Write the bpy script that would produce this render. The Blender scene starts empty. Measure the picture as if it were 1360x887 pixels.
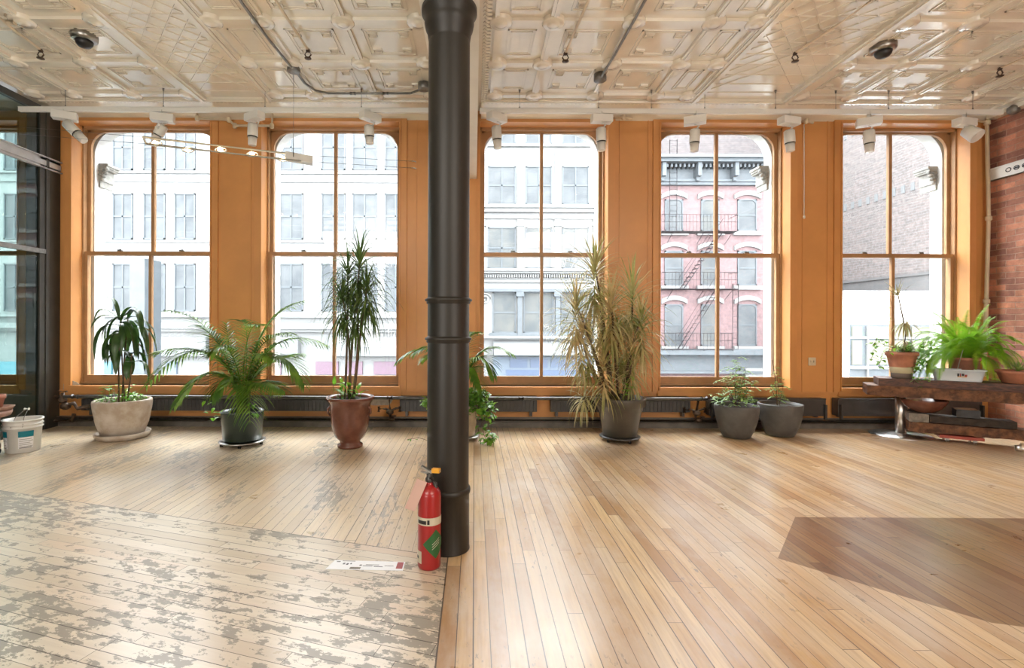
import bpy, bmesh, math, random
from mathutils import Vector, Matrix, noise
PI = math.pi
random.seed(7)
scene = bpy.context.scene
COL = scene.collection

# ---------------------------------------------------------------- camera, world, lights, exposure
F = 660.0; CX = 630.0; CY = 430.0; ROLL = 0.0033; ZC = 1.218; YW = 5.87
cam_data = bpy.data.cameras.new('camera'); cam = bpy.data.objects.new('camera', cam_data); COL.objects.link(cam)
cam.location = (0, 0, ZC); cam.rotation_euler = (PI/2, -ROLL, 0)
cam_data.sensor_width = 36; cam_data.sensor_fit = 'HORIZONTAL'
cam_data.lens = 36*F/1360; cam_data.shift_x = (680-CX)/1360; cam_data.shift_y = -(443.5-CY)/1360
cam_data.clip_end = 300
scene.camera = cam
scene.view_settings.view_transform = 'Standard'; scene.view_settings.look = 'None'
scene.view_settings.exposure = 0.45; scene.view_settings.gamma = 1; scene.view_settings.use_curve_mapping = False
w = bpy.data.worlds.new('overcast_sky'); scene.world = w; w.use_nodes = True
bg = w.node_tree.nodes['Background']; bg.inputs[0].default_value = (0.93, 0.97, 1.0, 1); bg.inputs[1].default_value = 16.5
def area(name, loc, rot, sx, sy, power, color=(1, 1, 1), spread=PI):
    l = bpy.data.lights.new(name, 'AREA'); l.shape = 'RECTANGLE'; l.size = sx; l.size_y = sy; l.energy = power; l.color = color; l.spread = spread
    o = bpy.data.objects.new(name, l); COL.objects.link(o); o.location = loc; o.rotation_euler = rot; return o
area('added_fill_softlight', (-2.6, -1.9, 3.3), (math.radians(38), 0, 0), 3.2, 1.4, 80, (1, .94, .86))  # added fill behind the camera, no fixture there, brightens the interior
area('added_fill_softlight', (3.0, -1.9, 3.3), (math.radians(38), 0, 0), 3.2, 1.4, 75, (1, .92, .82))  # right-hand twin, also added fill without a fixture
area('added_fill_uplight', (-2.6, -1.6, 0.9), (math.radians(150), 0, 0), 2.5, 1.2, 75, (1, .95, .88))  # added fill aimed upward behind the camera to lift the ceiling
area('added_fill_uplight', (3.2, -1.6, 0.9), (math.radians(150), 0, 0), 2.5, 1.2, 75, (1, .95, .88))  # second added upward fill, no lamp stands here

# ---------------------------------------------------------------- helpers
def unroll(px, py):
    dx = px-CX; dy = py-CY
    return dx+ROLL*dy, dy-ROLL*dx
def P(px, py, Y):
    dx, dy = unroll(px, py); return Vector((dx*Y/F, Y, ZC-dy*Y/F))
def G(px, py):
    dx, dy = unroll(px, py); Y = F*ZC/dy; return Vector((dx*Y/F, Y, 0))
def SX(px): return (px-CX)*YW/F
MATS = {}
def nd(nt, t, **kw):
    n = nt.nodes.new(t)
    for k, v in kw.items():
        if k == 'inp':
            for a, b in v.items():
                n.inputs[a].default_value = b
        else: setattr(n, k, v)
    return n
def mat(name, color, rough=.5, metal=0, var=.0, scale=8, bump=0, bscale=40, coat=0, dark=None, spec=None, sub=0, trans=0, stretch=None, emis=None, estr=1, thr=(.4,.65)):
    """principled with noise variation between color and dark"""
    m = bpy.data.materials.new(name); m.use_nodes = True; nt = m.node_tree; p = nt.nodes['Principled BSDF']
    p.inputs['Roughness'].default_value = rough; p.inputs['Metallic'].default_value = metal
    p.inputs['Coat Weight'].default_value = coat; p.inputs['Coat Roughness'].default_value = .1
    if spec is not None: p.inputs['Specular IOR Level'].default_value = spec
    tc = nd(nt, 'ShaderNodeTexCoord'); mp = nd(nt, 'ShaderNodeMapping')
    nt.links.new(tc.outputs['Object'], mp.inputs[0])
    if stretch: mp.inputs['Scale'].default_value = stretch
    c = tuple(color)+(1,)
    d = tuple(dark)+(1,) if dark else tuple(max(0, x*(1-var)) for x in color)+(1,)
    n = nd(nt, 'ShaderNodeTexNoise', inp={'Scale': scale, 'Detail': 6.0, 'Roughness': .6}); nt.links.new(mp.outputs[0], n.inputs['Vector'])
    r = nd(nt, 'ShaderNodeValToRGB'); nt.links.new(n.outputs[0], r.inputs[0])
    r.color_ramp.elements[0].position = thr[0]; r.color_ramp.elements[1].position = thr[1]
    r.color_ramp.elements[0].color = d; r.color_ramp.elements[1].color = c
    nt.links.new(r.outputs[0], p.inputs['Base Color'])
    if bump:
        b = nd(nt, 'ShaderNodeBump', inp={'Strength': bump, 'Distance': .01}); n2 = nd(nt, 'ShaderNodeTexNoise', inp={'Scale': bscale, 'Detail': 4.0})
        nt.links.new(mp.outputs[0], n2.inputs['Vector']); nt.links.new(n2.outputs[0], b.inputs['Height']); nt.links.new(b.outputs[0], p.inputs['Normal'])
    if emis:
        p.inputs['Emission Color'].default_value = tuple(emis)+(1,); p.inputs['Emission Strength'].default_value = estr
    if sub:
        # leaf: light passes through the blade
        t = nd(nt, 'ShaderNodeBsdfTranslucent'); mx = nd(nt, 'ShaderNodeMixShader', inp={0: sub}); out = nt.nodes['Material Output']
        nt.links.new(r.outputs[0], t.inputs['Color']); nt.links.new(p.outputs[0], mx.inputs[1]); nt.links.new(t.outputs[0], mx.inputs[2]); nt.links.new(mx.outputs[0], out.inputs[0])
    MATS[name] = m; return m
def rotm(rx=0, ry=0, rz=0): return Matrix.Rotation(rz, 3, 'Z') @ Matrix.Rotation(ry, 3, 'Y') @ Matrix.Rotation(rx, 3, 'X')
def frame_of(d):
    d = d.normalized(); up = Vector((0, 0, 1)) if abs(d.z) < .95 else Vector((1, 0, 0))
    a = d.cross(up).normalized(); b = a.cross(d).normalized(); return a, b
class MB:
    def __init__(s): s.v = []; s.f = []; s.smooth = []; s.mi = []; s.cur = 0
    def add(s, vs, fs, sm=False):
        o = len(s.v); s.v += [Vector(x) for x in vs]
        for f in fs: s.f.append([i+o for i in f]); s.smooth.append(sm); s.mi.append(s.cur)
        return s
    def box(s, x0, x1, y0, y1, z0, z1, m=None, off=None):
        vs = [Vector((x, y, z)) for z in (z0, z1) for y in (y0, y1) for x in (x0, x1)]
        if m is not None: vs = [m @ q for q in vs]
        if off is not None: vs = [q+Vector(off) for q in vs]
        return s.add(vs, [(0, 2, 3, 1), (4, 5, 7, 6), (0, 1, 5, 4), (2, 6, 7, 3), (0, 4, 6, 2), (1, 3, 7, 5)])
    def cbox(s, c, size, m=None):
        h = [k/2 for k in size]; return s.box(-h[0], h[0], -h[1], h[1], -h[2], h[2], m, c)
    def tube(s, pts, r, seg=8, caps=True):
        pts = [Vector(p) for p in pts]; n = len(pts); rs = r if isinstance(r, (list, tuple)) else [r]*n
        o = []; prev = None
        for i, p in enumerate(pts):
            d = (pts[min(i+1, n-1)]-pts[max(i-1, 0)])
            if d.length < 1e-9: d = Vector((0, 0, 1))
            if prev is None: a, b = frame_of(d)
            else:
                dn = d.normalized(); a = (prev-dn*prev.dot(dn)); a = a.normalized() if a.length > 1e-6 else frame_of(d)[0]; b = dn.cross(a).normalized()
            prev = a
            o += [p+(a*math.cos(2*PI*k/seg)+b*math.sin(2*PI*k/seg))*rs[i] for k in range(seg)]
        fs = []
        for i in range(n-1):
            for k in range(seg):
                k2 = (k+1) % seg; fs.append((i*seg+k, i*seg+k2, (i+1)*seg+k2, (i+1)*seg+k))
        s.add(o, fs, True)
        if caps:
            s.add([o[k] for k in range(seg)], [tuple(range(seg))[::-1]]); s.add([o[(n-1)*seg+k] for k in range(seg)], [tuple(range(seg))])
        return s
    def cyl(s, p0, p1, r0, r1=None, seg=20): return s.tube([p0, p1], [r0, r0 if r1 is None else r1], seg)
    def lathe(s, prof, c=(0, 0, 0), seg=40, sx=1, sy=1, smooth=True, cap=(True, True)):
        c = Vector(c); vs = []
        for r, z in prof:
            vs += [c+Vector((r*sx*math.cos(2*PI*k/seg), r*sy*math.sin(2*PI*k/seg), z)) for k in range(seg)]
        fs = []
        for i in range(len(prof)-1):
            for k in range(seg):
                k2 = (k+1) % seg; fs.append((i*seg+k, i*seg+k2, (i+1)*seg+k2, (i+1)*seg+k))
        n = len(prof)
        if cap[0]: fs.append(tuple(range(seg))[::-1])
        if cap[1]: fs.append(tuple((n-1)*seg+k for k in range(seg)))
        return s.add(vs, fs, smooth)
    def prism(s, poly, y0, y1):   # polygon in XZ extruded along Y
        n = len(poly); vs = [(x, y0, z) for x, z in poly]+[(x, y1, z) for x, z in poly]
        fs = [tuple(range(n)), tuple(range(n, 2*n))[::-1]]+[(i, i+n, (i+1) % n+n, (i+1) % n) for i in range(n)]
        return s.add(vs, fs)
    def prismz(s, poly, z0, z1):
        n = len(poly); vs = [(x, y, z0) for x, y in poly]+[(x, y, z1) for x, y in poly]
        fs = [tuple(range(n))[::-1], tuple(range(n, 2*n))]+[(i, (i+1) % n, (i+1) % n+n, i+n) for i in range(n)]
        return s.add(vs, fs)
    def ribbon(s, pts, w, side=None, fold=.25):
        """leaf blade along pts; w function of t or number; V-folded"""
        n = len(pts); vs = []
        for i, p in enumerate(pts):
            d = (pts[min(i+1, n-1)]-pts[max(i-1, 0)])
            d = d.normalized() if d.length > 1e-9 else Vector((0, 0, 1))
            a = side if side is not None else d.cross(Vector((0, 0, 1)))
            a = a-d*a.dot(d)
            a = a.normalized() if a.length > 1e-4 else Vector((1, 0, 0))
            nrm = a.cross(d).normalized(); ww = (w(i/(n-1)) if callable(w) else w)
            vs += [p-a*ww+nrm*ww*fold, p, p+a*ww+nrm*ww*fold]
        fs = []
        for i in range(n-1):
            b = 3*i; fs += [(b, b+1, b+4, b+3), (b+1, b+2, b+5, b+4)]
        return s.add(vs, fs, True)
    def build(s, name, m, parent=None, base=True, bevel=0):
        me = bpy.data.meshes.new(name); o = bpy.data.objects.new(name, me); COL.objects.link(o)
        off = Vector((0, 0, 0))
        if parent is not None:
            o.parent = parent; q = parent
            while q is not None: off += q.location; q = q.parent
        elif base and s.v:
            xs = [q.x for q in s.v]; ys = [q.y for q in s.v]; zs = [q.z for q in s.v]
            off = Vector(((min(xs)+max(xs))/2, (min(ys)+max(ys))/2, min(zs))); o.location = off
        me.from_pydata([tuple(q-off) for q in s.v], [], s.f); me.update()
        me.polygons.foreach_set('use_smooth', s.smooth); me.polygons.foreach_set('material_index', s.mi)
        for k in (m if isinstance(m, (list, tuple)) else [m]): me.materials.append(k if not isinstance(k, str) else MATS[k])
        bm = bmesh.new(); bm.from_mesh(me); bmesh.ops.recalc_face_normals(bm, faces=bm.faces) if name not in ('foliage',) else None; bm.to_mesh(me); bm.free()
        if bevel:
            b = o.modifiers.new('bevel', 'BEVEL'); b.width = bevel; b.segments = 2; b.limit_method = 'ANGLE'; b.angle_limit = .7
        return o
def struct(o): o['kind'] = 'structure'; return o
def tag(o, label, cat, group=None):
    o['label'] = label; o['category'] = cat
    if group: o['group'] = group
    return o
def thing(name, loc, label, cat, group=None):
    o = bpy.data.objects.new(name, None); COL.objects.link(o); o.location = loc; o.empty_display_size = .1
    return tag(o, label, cat, group)
def bez(p0, p1, p2, p3, n=14):
    out = []
    for i in range(n+1):
        t = i/n; u = 1-t; out.append(p0*u**3+p1*3*u*u*t+p2*3*u*t*t+p3*t**3)
    return out
def copy_tree(o, parent=None):
    c = o.copy(); COL.objects.link(c); c.parent = parent
    for ch in list(o.children): copy_tree(ch, c)
    return c
R = random.uniform

# ---------------------------------------------------------------- materials
mat('orange_paint', (.66, .305, .10), .36, var=.10, scale=2.2, bump=.08, bscale=6)
mat('orange_sash', (.45, .25, .115), .4, var=.18, scale=6)
mat('ceiling_paint', (.84, .775, .65), .16, var=.10, scale=2.0, bump=.45, bscale=7, coat=.9, spec=.8)
mat('white_paint', (.80, .78, .72), .45, var=.08, scale=3)
mat('cream_paint', (.70, .58, .42), .45, var=.15, scale=6)
mat('exterior_white', (.60, .60, .58), .6, var=.06)
mat('column_paint', (.021, .0185, .015), .42, var=.12, scale=5, bump=.05, bscale=30)
mat('radiator_grey', (.055, .053, .052), .35, var=.25, scale=10)
mat('pipe_dark', (.10, .095, .09), .3, metal=.3, var=.4, scale=20)
mat('pipe_rust', (.14, .09, .06), .5, metal=.4, var=.6, scale=30)
mat('baseboard_grey', (.20, .18, .155), .5, var=.3, scale=8)
mat('plaster_patch', (.50, .44, .36), .8, var=.25, scale=30)
mat('dark_frame', (.045, .043, .036), .4, var=.2)
mat('steel_beam_white', (.55, .56, .58), .4, var=.15, scale=12)
mat('light_plastic', (.74, .73, .69), .35)
mat('black_plastic', (.015, .015, .016), .35)
mat('chrome', (.85, .83, .81), .3, metal=1, var=.1)
mat('brushed_metal', (.45, .44, .42), .28, metal=1, var=.2)
mat('galvanised', (.26, .255, .24), .35, metal=.7, var=.25, scale=30)
mat('bulb_glow', (1, .8, .5), .3, emis=(1, .72, .38), estr=14)
mat('concrete_pot', (.56, .50, .43), .75, var=.28, scale=7, bump=.25, bscale=30, dark=(.42, .33, .25))
mat('terracotta_glazed', (.20, .075, .048), .22, var=.35, scale=9)
mat('terracotta', (.50, .21, .13), .7, var=.25, scale=10)
mat('terracotta_dusty', (.42, .25, .19), .7, var=.35, scale=12)
mat('green_pot', (.035, .05, .04), .28, var=.2)
mat('charcoal_pot', (.10, .088, .07), .35, var=.2, scale=8)
mat('stone_bowl', (.105, .10, .093), .55, var=.2, scale=14, bump=.1, bscale=60)
mat('beige_pot', (.52, .40, .28), .6, var=.25, scale=12)
mat('soil', (.035, .022, .014), .95, var=.6, scale=60, bump=.8, bscale=90)
mat('cream_band', (.62, .58, .40), .6)
mat('grey_band', (.16, .13, .11), .6)
mat('leaf_dark', (.06, .13, .025), .3, dark=(.025, .07, .015), scale=9, sub=.3)
mat('leaf_palm', (.24, .40, .045), .32, dark=(.07, .17, .025), scale=5, sub=.42)
mat('leaf_marginata', (.15, .23, .05), .35, dark=(.055, .11, .03), scale=8, sub=.3)
mat('leaf_olive', (.66, .52, .27), .38, dark=(.22, .27, .06), scale=3.5, sub=.36, thr=(.38, .6))
mat('leaf_bright', (.32, .62, .05), .35, dark=(.12, .36, .03), scale=9, sub=.4)
mat('leaf_fern', (.40, .68, .05), .45, dark=(.20, .46, .03), scale=7, sub=.48)
mat('leaf_ivy', (.26, .48, .06), .3, dark=(.10, .26, .04), scale=14, sub=.35)
mat('leaf_small', (.38, .55, .14), .4, dark=(.16, .32, .07), scale=14, sub=.38)
mat('leaf_pale', (.60, .52, .32), .4, dark=(.34, .34, .14), scale=9, sub=.3)
mat('stem_brown', (.17, .11, .065), .7, var=.4, scale=50)
mat('stem_green', (.16, .20, .06), .5, var=.3, scale=20)
mat('ext_red', (.36, .012, .014), .28, coat=.4, var=.05)
mat('label_cream', (.60, .55, .42), .5, var=.1)
mat('label_green', (.02, .11, .03), .4)
mat('label_black', (.02, .02, .02), .4)
mat('label_teal', (.0, .18, .24), .4)
mat('yellow_plastic', (.80, .38, .03), .4)
mat('pink_tag', (.62, .42, .36), .6)
mat('paper_white', (.80, .80, .82), .35)
mat('paper_red', (.32, .03, .03), .4)
mat('paper_ink', (.12, .12, .14), .5)
mat('bucket_white', (.74, .73, .69), .4, var=.06)
mat('tub_plastic', (.62, .72, .82), .3)
mat('timber_red', (.15, .055, .03), .45, dark=(.05, .02, .012), scale=5, stretch=(1, 6, 12), bump=.3, bscale=20)
mat('timber_rough', (.24, .105, .045), .7, dark=(.08, .035, .018), scale=14, bump=.8, bscale=40)
mat('timber_dark', (.045, .03, .02), .7, var=.5, scale=14, bump=.5, bscale=30)
mat('stone_grey', (.30, .27, .23), .9, var=.4, scale=20, bump=.6, bscale=30)
mat('dolly_red', (.45, .09, .06), .5, var=.2)
mat('facade_white', (.125, .126, .125), .8, var=.05, scale=1)
mat('facade_stone', (.085, .088, .090), .8, var=.05, scale=1)
mat('trim_stone', (.105, .108, .11), .8, var=.05)
mat('pane_outside', (.015, .019, .023), .7, dark=(.036, .04, .043), scale=.9)  # pane colour kept pale to stand in for flare washing out the glass
mat('sash_outside', (.030, .037, .043), .6)
mat('pane_curtain_flare', (.046, .046, .042), .7, dark=(.018, .023, .026), scale=.8)  # curtain tone with flare and reflection painted into the pane colour
mat('shop_blue', (.022, .042, .085), .4, var=.1)
mat('shop_blue_frame', (.055, .075, .10), .5)
mat('shop_magenta', (.065, .035, .052), .5)
mat('shop_teal', (.03, .11, .14), .5)
mat('cornice_bluegrey', (.045, .053, .060), .7, var=.2, scale=3)
mat('iron_escape', (.03, .026, .030), .6)
mat('yellow_pane', (.075, .072, .042), .4, var=.2)
mat('lot_grey', (.07, .068, .068), .8, var=.12, scale=2)
mat('capital_shaded', (.34, .33, .30), .8, var=.3, scale=20)  # white capitals darkened, their grey shading is put into the colour
mat('asphalt', (.05, .05, .052), .8, var=.3)
mat('painted_plaster', (.32, .33, .29), .7, var=.15, scale=3)

def brick_mat(name, c1, c2, mortar, bw=.2, bh=.068, axis='YZ', rough=.85, msize=.008, bump=.6, smooth=.1, dist=1):
    m = bpy.data.materials.new(name); m.use_nodes = True; nt = m.node_tree; p = nt.nodes['Principled BSDF']; p.inputs['Roughness'].default_value = rough
    g = nd(nt, 'ShaderNodeNewGeometry'); sp = nd(nt, 'ShaderNodeSeparateXYZ'); nt.links.new(g.outputs['Position'], sp.inputs[0])
    cb = nd(nt, 'ShaderNodeCombineXYZ'); nt.links.new(sp.outputs['X' if axis == 'XZ' else 'Y'], cb.inputs[0]); nt.links.new(sp.outputs['Z'], cb.inputs[1])
    nz = nd(nt, 'ShaderNodeTexNoise', inp={'Scale': 4.0}); nt.links.new(cb.outputs[0], nz.inputs['Vector'])
    vm = nd(nt, 'ShaderNodeVectorMath', operation='MULTIPLY_ADD'); nt.links.new(nz.outputs['Color'], vm.inputs[0]); vm.inputs[1].default_value = (.02*bw/.2*dist, .012*bw/.2*dist, 0); nt.links.new(cb.outputs[0], vm.inputs[2])
    b = nd(nt, 'ShaderNodeTexBrick', inp={'Scale': 1.0, 'Mortar Size': msize, 'Brick Width': bw, 'Row Height': bh, 'Mortar Smooth': smooth, 'Bias': 0.0})
    b.inputs['Color1'].default_value = tuple(c1)+(1,); b.inputs['Color2'].default_value = tuple(c2)+(1,); b.inputs['Mortar'].default_value = tuple(mortar)+(1,)
    nt.links.new(vm.outputs[0], b.inputs['Vector'])
    n2 = nd(nt, 'ShaderNodeTexNoise', inp={'Scale': 5.0, 'Detail': 8.0, 'Roughness': .75}); nt.links.new(g.outputs['Position'], n2.inputs['Vector'])
    r2 = nd(nt, 'ShaderNodeMapRange', inp={1: .3, 2: .7, 3: .6, 4: 1.4}); nt.links.new(n2.outputs[0], r2.inputs[0])
    mx = nd(nt, 'ShaderNodeVectorMath', operation='SCALE'); nt.links.new(b.outputs[0], mx.inputs[0]); nt.links.new(r2.outputs[0], mx.inputs['Scale'])
    nt.links.new(mx.outputs[0], p.inputs['Base Color'])
    if bump:
        bb = nd(nt, 'ShaderNodeBump', inp={'Strength': bump, 'Distance': .01}); bb.invert = True; nt.links.new(b.outputs['Fac'], bb.inputs['Height']); nt.links.new(bb.outputs[0], p.inputs['Normal'])
    MATS[name] = m
brick_mat('brick_inside', (.56, .25, .16), (.24, .11, .085), (.42, .255, .19), msize=.006, smooth=.5, dist=2.2)
brick_mat('brick_pink', (.090, .054, .055), (.080, .048, .050), (.082, .054, .055), bw=.22, bh=.075, axis='XZ', bump=0)
brick_mat('brick_mauve', (.094, .076, .072), (.068, .058, .057), (.100, .092, .088), bw=.5, bh=.15, axis='YZ', bump=0, msize=.02)
brick_mat('brick_mauve_front', (.078, .064, .064), (.062, .053, .055), (.085, .080, .080), bw=.5, bh=.15, axis='XZ', bump=0, msize=.02)

def glass_mat(name, tint=(1, 1, 1), refl=1.0, ior=1.45):
    m = bpy.data.materials.new(name); m.use_nodes = True; nt = m.node_tree; nt.nodes.remove(nt.nodes['Principled BSDF']); out = nt.nodes['Material Output']
    t = nd(nt, 'ShaderNodeBsdfTransparent'); t.inputs[0].default_value = tuple(tint)+(1,)
    g = nd(nt, 'ShaderNodeBsdfGlossy', inp={'Roughness': .0}); f = nd(nt, 'ShaderNodeLayerWeight', inp={'Blend': .5}); pw = nd(nt, 'ShaderNodeMath', operation='POWER'); pw.inputs[1].default_value = 4.5; nt.links.new(f.outputs['Facing'], pw.inputs[0])
    mu = nd(nt, 'ShaderNodeMath', operation='MULTIPLY_ADD'); mu.inputs[1].default_value = refl; mu.inputs[2].default_value = .04*refl; nt.links.new(pw.outputs[0], mu.inputs[0])
    mx = nd(nt, 'ShaderNodeMixShader'); nt.links.new(mu.outputs[0], mx.inputs[0]); nt.links.new(t.outputs[0], mx.inputs[1]); nt.links.new(g.outputs[0], mx.inputs[2]); nt.links.new(mx.outputs[0], out.inputs[0])
    MATS[name] = m
glass_mat('window_glass', (.97, .98, .98), .8)
glass_mat('partition_glass', (.60, .70, .68), 1.3, 1.5)

# floor -------------------------------------------------
def M2(nt, op, a, b=None, c=None, clamp=False):
    n = nt.nodes.new('ShaderNodeMath'); n.operation = op; n.use_clamp = clamp
    for i, q in enumerate((a, b, c)):
        if q is None: continue
        if isinstance(q, (int, float)): n.inputs[i].default_value = q
        else: nt.links.new(q, n.inputs[i])
    return n.outputs[0]
def mixc(nt, f, a, b, typ='MIX'):
    n = nt.nodes.new('ShaderNodeMix'); n.data_type = 'RGBA'; n.blend_type = typ
    for s_, q in ((n.inputs[0], f), (n.inputs[6], a), (n.inputs[7], b)):
        if isinstance(q, (int, float)): s_.default_value = q
        elif isinstance(q, tuple): s_.default_value = q+(1,)
        else: nt.links.new(q, s_)
    return n.outputs[2]
def ramp(nt, f, stops):
    r = nt.nodes.new('ShaderNodeValToRGB'); nt.links.new(f, r.inputs[0]); e = r.color_ramp.elements
    while len(e) < len(stops): e.new(.5)
    for k, (p_, c_) in enumerate(stops): e[k].position = p_; e[k].color = (c_+(1,)) if isinstance(c_, tuple) else (c_, c_, c_, 1)
    return r.outputs[0]
def floor_material():
    m = bpy.data.materials.new('plank_floor'); m.use_nodes = True; nt = m.node_tree; p = nt.nodes['Principled BSDF']
    g = nd(nt, 'ShaderNodeNewGeometry'); sp = nd(nt, 'ShaderNodeSeparateXYZ'); nt.links.new(g.outputs['Position'], sp.inputs[0]); X, Y = sp.outputs[0], sp.outputs[1]
    def planks(x, y, W, L, seed):
        u = M2(nt, 'DIVIDE', x, W); i = M2(nt, 'FLOOR', u); fu = M2(nt, 'FRACT', u)
        w1 = nd(nt, 'ShaderNodeTexWhiteNoise', noise_dimensions='1D'); nt.links.new(M2(nt, 'ADD', i, seed), w1.inputs['W'])
        v = M2(nt, 'ADD', M2(nt, 'DIVIDE', y, L), M2(nt, 'MULTIPLY', w1.outputs[0], 9.0)); j = M2(nt, 'FLOOR', v); fv = M2(nt, 'FRACT', v)
        cb = nd(nt, 'ShaderNodeCombineXYZ'); nt.links.new(i, cb.inputs[0]); nt.links.new(j, cb.inputs[1]); cb.inputs[2].default_value = seed
        w2 = nd(nt, 'ShaderNodeTexWhiteNoise', noise_dimensions='3D'); nt.links.new(cb.outputs[0], w2.inputs['Vector'])
        eu = M2(nt, 'MULTIPLY', M2(nt, 'MINIMUM', fu, M2(nt, 'SUBTRACT', 1.0, fu)), W)
        ev = M2(nt, 'MULTIPLY', M2(nt, 'MINIMUM', fv, M2(nt, 'SUBTRACT', 1.0, fv)), L)
        # gap width varies from joint to joint
        gw = M2(nt, 'MULTIPLY_ADD', M2(nt, 'POWER', w1.outputs[0], 2.0), .0026, .0008)
        gap = M2(nt, 'LESS_THAN', M2(nt, 'MINIMUM', M2(nt, 'SUBTRACT', eu, gw), M2(nt, 'SUBTRACT', ev, .0013)), 0)
        cg = nd(nt, 'ShaderNodeCombineXYZ'); nt.links.new(x, cg.inputs[0]); nt.links.new(y, cg.inputs[1]); nt.links.new(w2.outputs[0], cg.inputs[2])
        mg = nd(nt, 'ShaderNodeMapping'); mg.inputs['Scale'].default_value = (60, 3.0, 30); nt.links.new(cg.outputs[0], mg.inputs[0])
        gr = nd(nt, 'ShaderNodeTexNoise', inp={'Scale': 1.0, 'Detail': 5.0, 'Roughness': .6}); nt.links.new(mg.outputs[0], gr.inputs['Vector'])
        ml = nd(nt, 'ShaderNodeMapping'); ml.inputs['Scale'].default_value = (9, 1.6, 11); nt.links.new(cg.outputs[0], ml.inputs[0])
        lg = nd(nt, 'ShaderNodeTexNoise', inp={'Scale': 1.0, 'Detail': 4.0}); nt.links.new(ml.outputs[0], lg.inputs['Vector'])
        return w2.outputs[0], gap, gr.outputs[0], lg.outputs[0]
    def pn(scale, detail=6.0, rough=.6, st=None, off=0):
        mp = nd(nt, 'ShaderNodeMapping'); nt.links.new(g.outputs['Position'], mp.inputs[0]); mp.inputs['Scale'].default_value = st or (1, 1, 1); mp.inputs['Location'].default_value = (off, off*.7, 0)
        n = nd(nt, 'ShaderNodeTexNoise', inp={'Scale': scale, 'Detail': detail, 'Roughness': rough}); nt.links.new(mp.outputs[0], n.inputs['Vector']); return n.outputs[0]
    # A: main boards run towards the windows
    ra, ga, gra, lga = planks(X, Y, .066, 1.5, 3.0)
    colA = ramp(nt, ra, [(0, (.40, .225, .095)), (.25, (.56, .355, .165)), (.65, (.64, .44, .225)), (1, (.70, .53, .31))])
    colA = mixc(nt, M2(nt, 'MULTIPLY', ramp(nt, gra, [(.35, 1.0), (.6, 0.0)]), .5), colA, (.36, .20, .095))
    colA = mixc(nt, M2(nt, 'MULTIPLY', ramp(nt, lga, [(.5, 0.0), (.8, 1.0)]), .28), colA, (.36, .175, .08))
    # left of the column the boards are paler and bleached
    lf = M2(nt, 'MULTIPLY_ADD', X, -1.1, -.1, clamp=True)
    lf = M2(nt, 'MULTIPLY', lf, M2(nt, 'MULTIPLY_ADD', pn(1.3), 1.0, .35, clamp=True))
    colA = mixc(nt, M2(nt, 'MULTIPLY', lf, .62), colA, (.68, .575, .42))
    # bleached grey wear right of centre, in the foreground
    wr = M2(nt, 'MULTIPLY', ramp(nt, pn(1.6, 8, .7, (1.4, .55, 1), 4), [(.42, 0.0), (.62, 1.0)]), .62)
    colA = mixc(nt, wr, colA, (.60, .51, .41))
    # speckled scuffs
    sc1 = M2(nt, 'MULTIPLY', ramp(nt, pn(34, 6, .68, (1, .35, 1)), [(.61, 0.0), (.63, 1.0)]), ramp(nt, pn(2.4, 4, .65, (1, .6, 1), 9), [(.46, 0.0), (.62, 1.0)]))
    colA = mixc(nt, M2(nt, 'MULTIPLY', sc1, .75), colA, (.22, .18, .14))
    # B: the older patch at front left, boards across, cream paint worn off in grey patches
    ang = math.radians(17); ca, sa = math.cos(ang), math.sin(ang)
    xb = M2(nt, 'ADD', M2(nt, 'MULTIPLY', X, ca), M2(nt, 'MULTIPLY', Y, -sa)); yb = M2(nt, 'ADD', M2(nt, 'MULTIPLY', X, sa), M2(nt, 'MULTIPLY', Y, ca))
    rb, gb, grb, lgb = planks(yb, xb, .068, 1.0, 11.0)
    colB = ramp(nt, rb, [(0, (.56, .455, .33)), (.5, (.64, .54, .41)), (.85, (.67, .58, .46)), (1, (.60, .43, .29))])
    colB = mixc(nt, M2(nt, 'MULTIPLY', ramp(nt, grb, [(.35, 1.0), (.6, 0.0)]), .22), colB, (.42, .33, .24))
    mpb = nd(nt, 'ShaderNodeCombineXYZ'); nt.links.new(M2(nt, 'MULTIPLY', xb, .55), mpb.inputs[0]); nt.links.new(yb, mpb.inputs[1]); mpb.inputs[2].default_value = 3.3
    def bn(scale, detail, rough):
        n = nd(nt, 'ShaderNodeTexNoise', inp={'Scale': scale, 'Detail': detail, 'Roughness': rough}); nt.links.new(mpb.outputs[0], n.inputs['Vector']); return n.outputs[0]
    worn = M2(nt, 'ADD', M2(nt, 'MULTIPLY', bn(1.7, 2.0, .5), .50), M2(nt, 'MULTIPLY', bn(19, 7.0, .70), 1.04))
    wornm = ramp(nt, worn, [(.80, 0.0), (.815, 1.0)])
    # A second, streaky worn zone further back follows the main boards
    strk = M2(nt, 'ADD', M2(nt, 'MULTIPLY', pn(1.5, 2, .5, (2.0, .55, 1), 2.6), .72), M2(nt, 'MULTIPLY', pn(30, 7, .70, (1, .25, 1)), .72))
    wornA = M2(nt, 'MULTIPLY', ramp(nt, strk, [(.80, 0.0), (.82, 1.0)]), M2(nt, 'GREATER_THAN', M2(nt, 'MULTIPLY', X, -1.0), .35))
    colA = mixc(nt, M2(nt, 'MULTIPLY', wornA, .72), colA, (.25, .215, .17))
    colB = mixc(nt, M2(nt, 'MULTIPLY', wornm, .92), colB, (.27, .235, .185))
    # zones
    d1 = M2(nt, 'ADD', M2(nt, 'MULTIPLY', M2(nt, 'ADD', X, .16), -sa), M2(nt, 'MULTIPLY', M2(nt, 'SUBTRACT', Y, 2.60), -ca))
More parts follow.
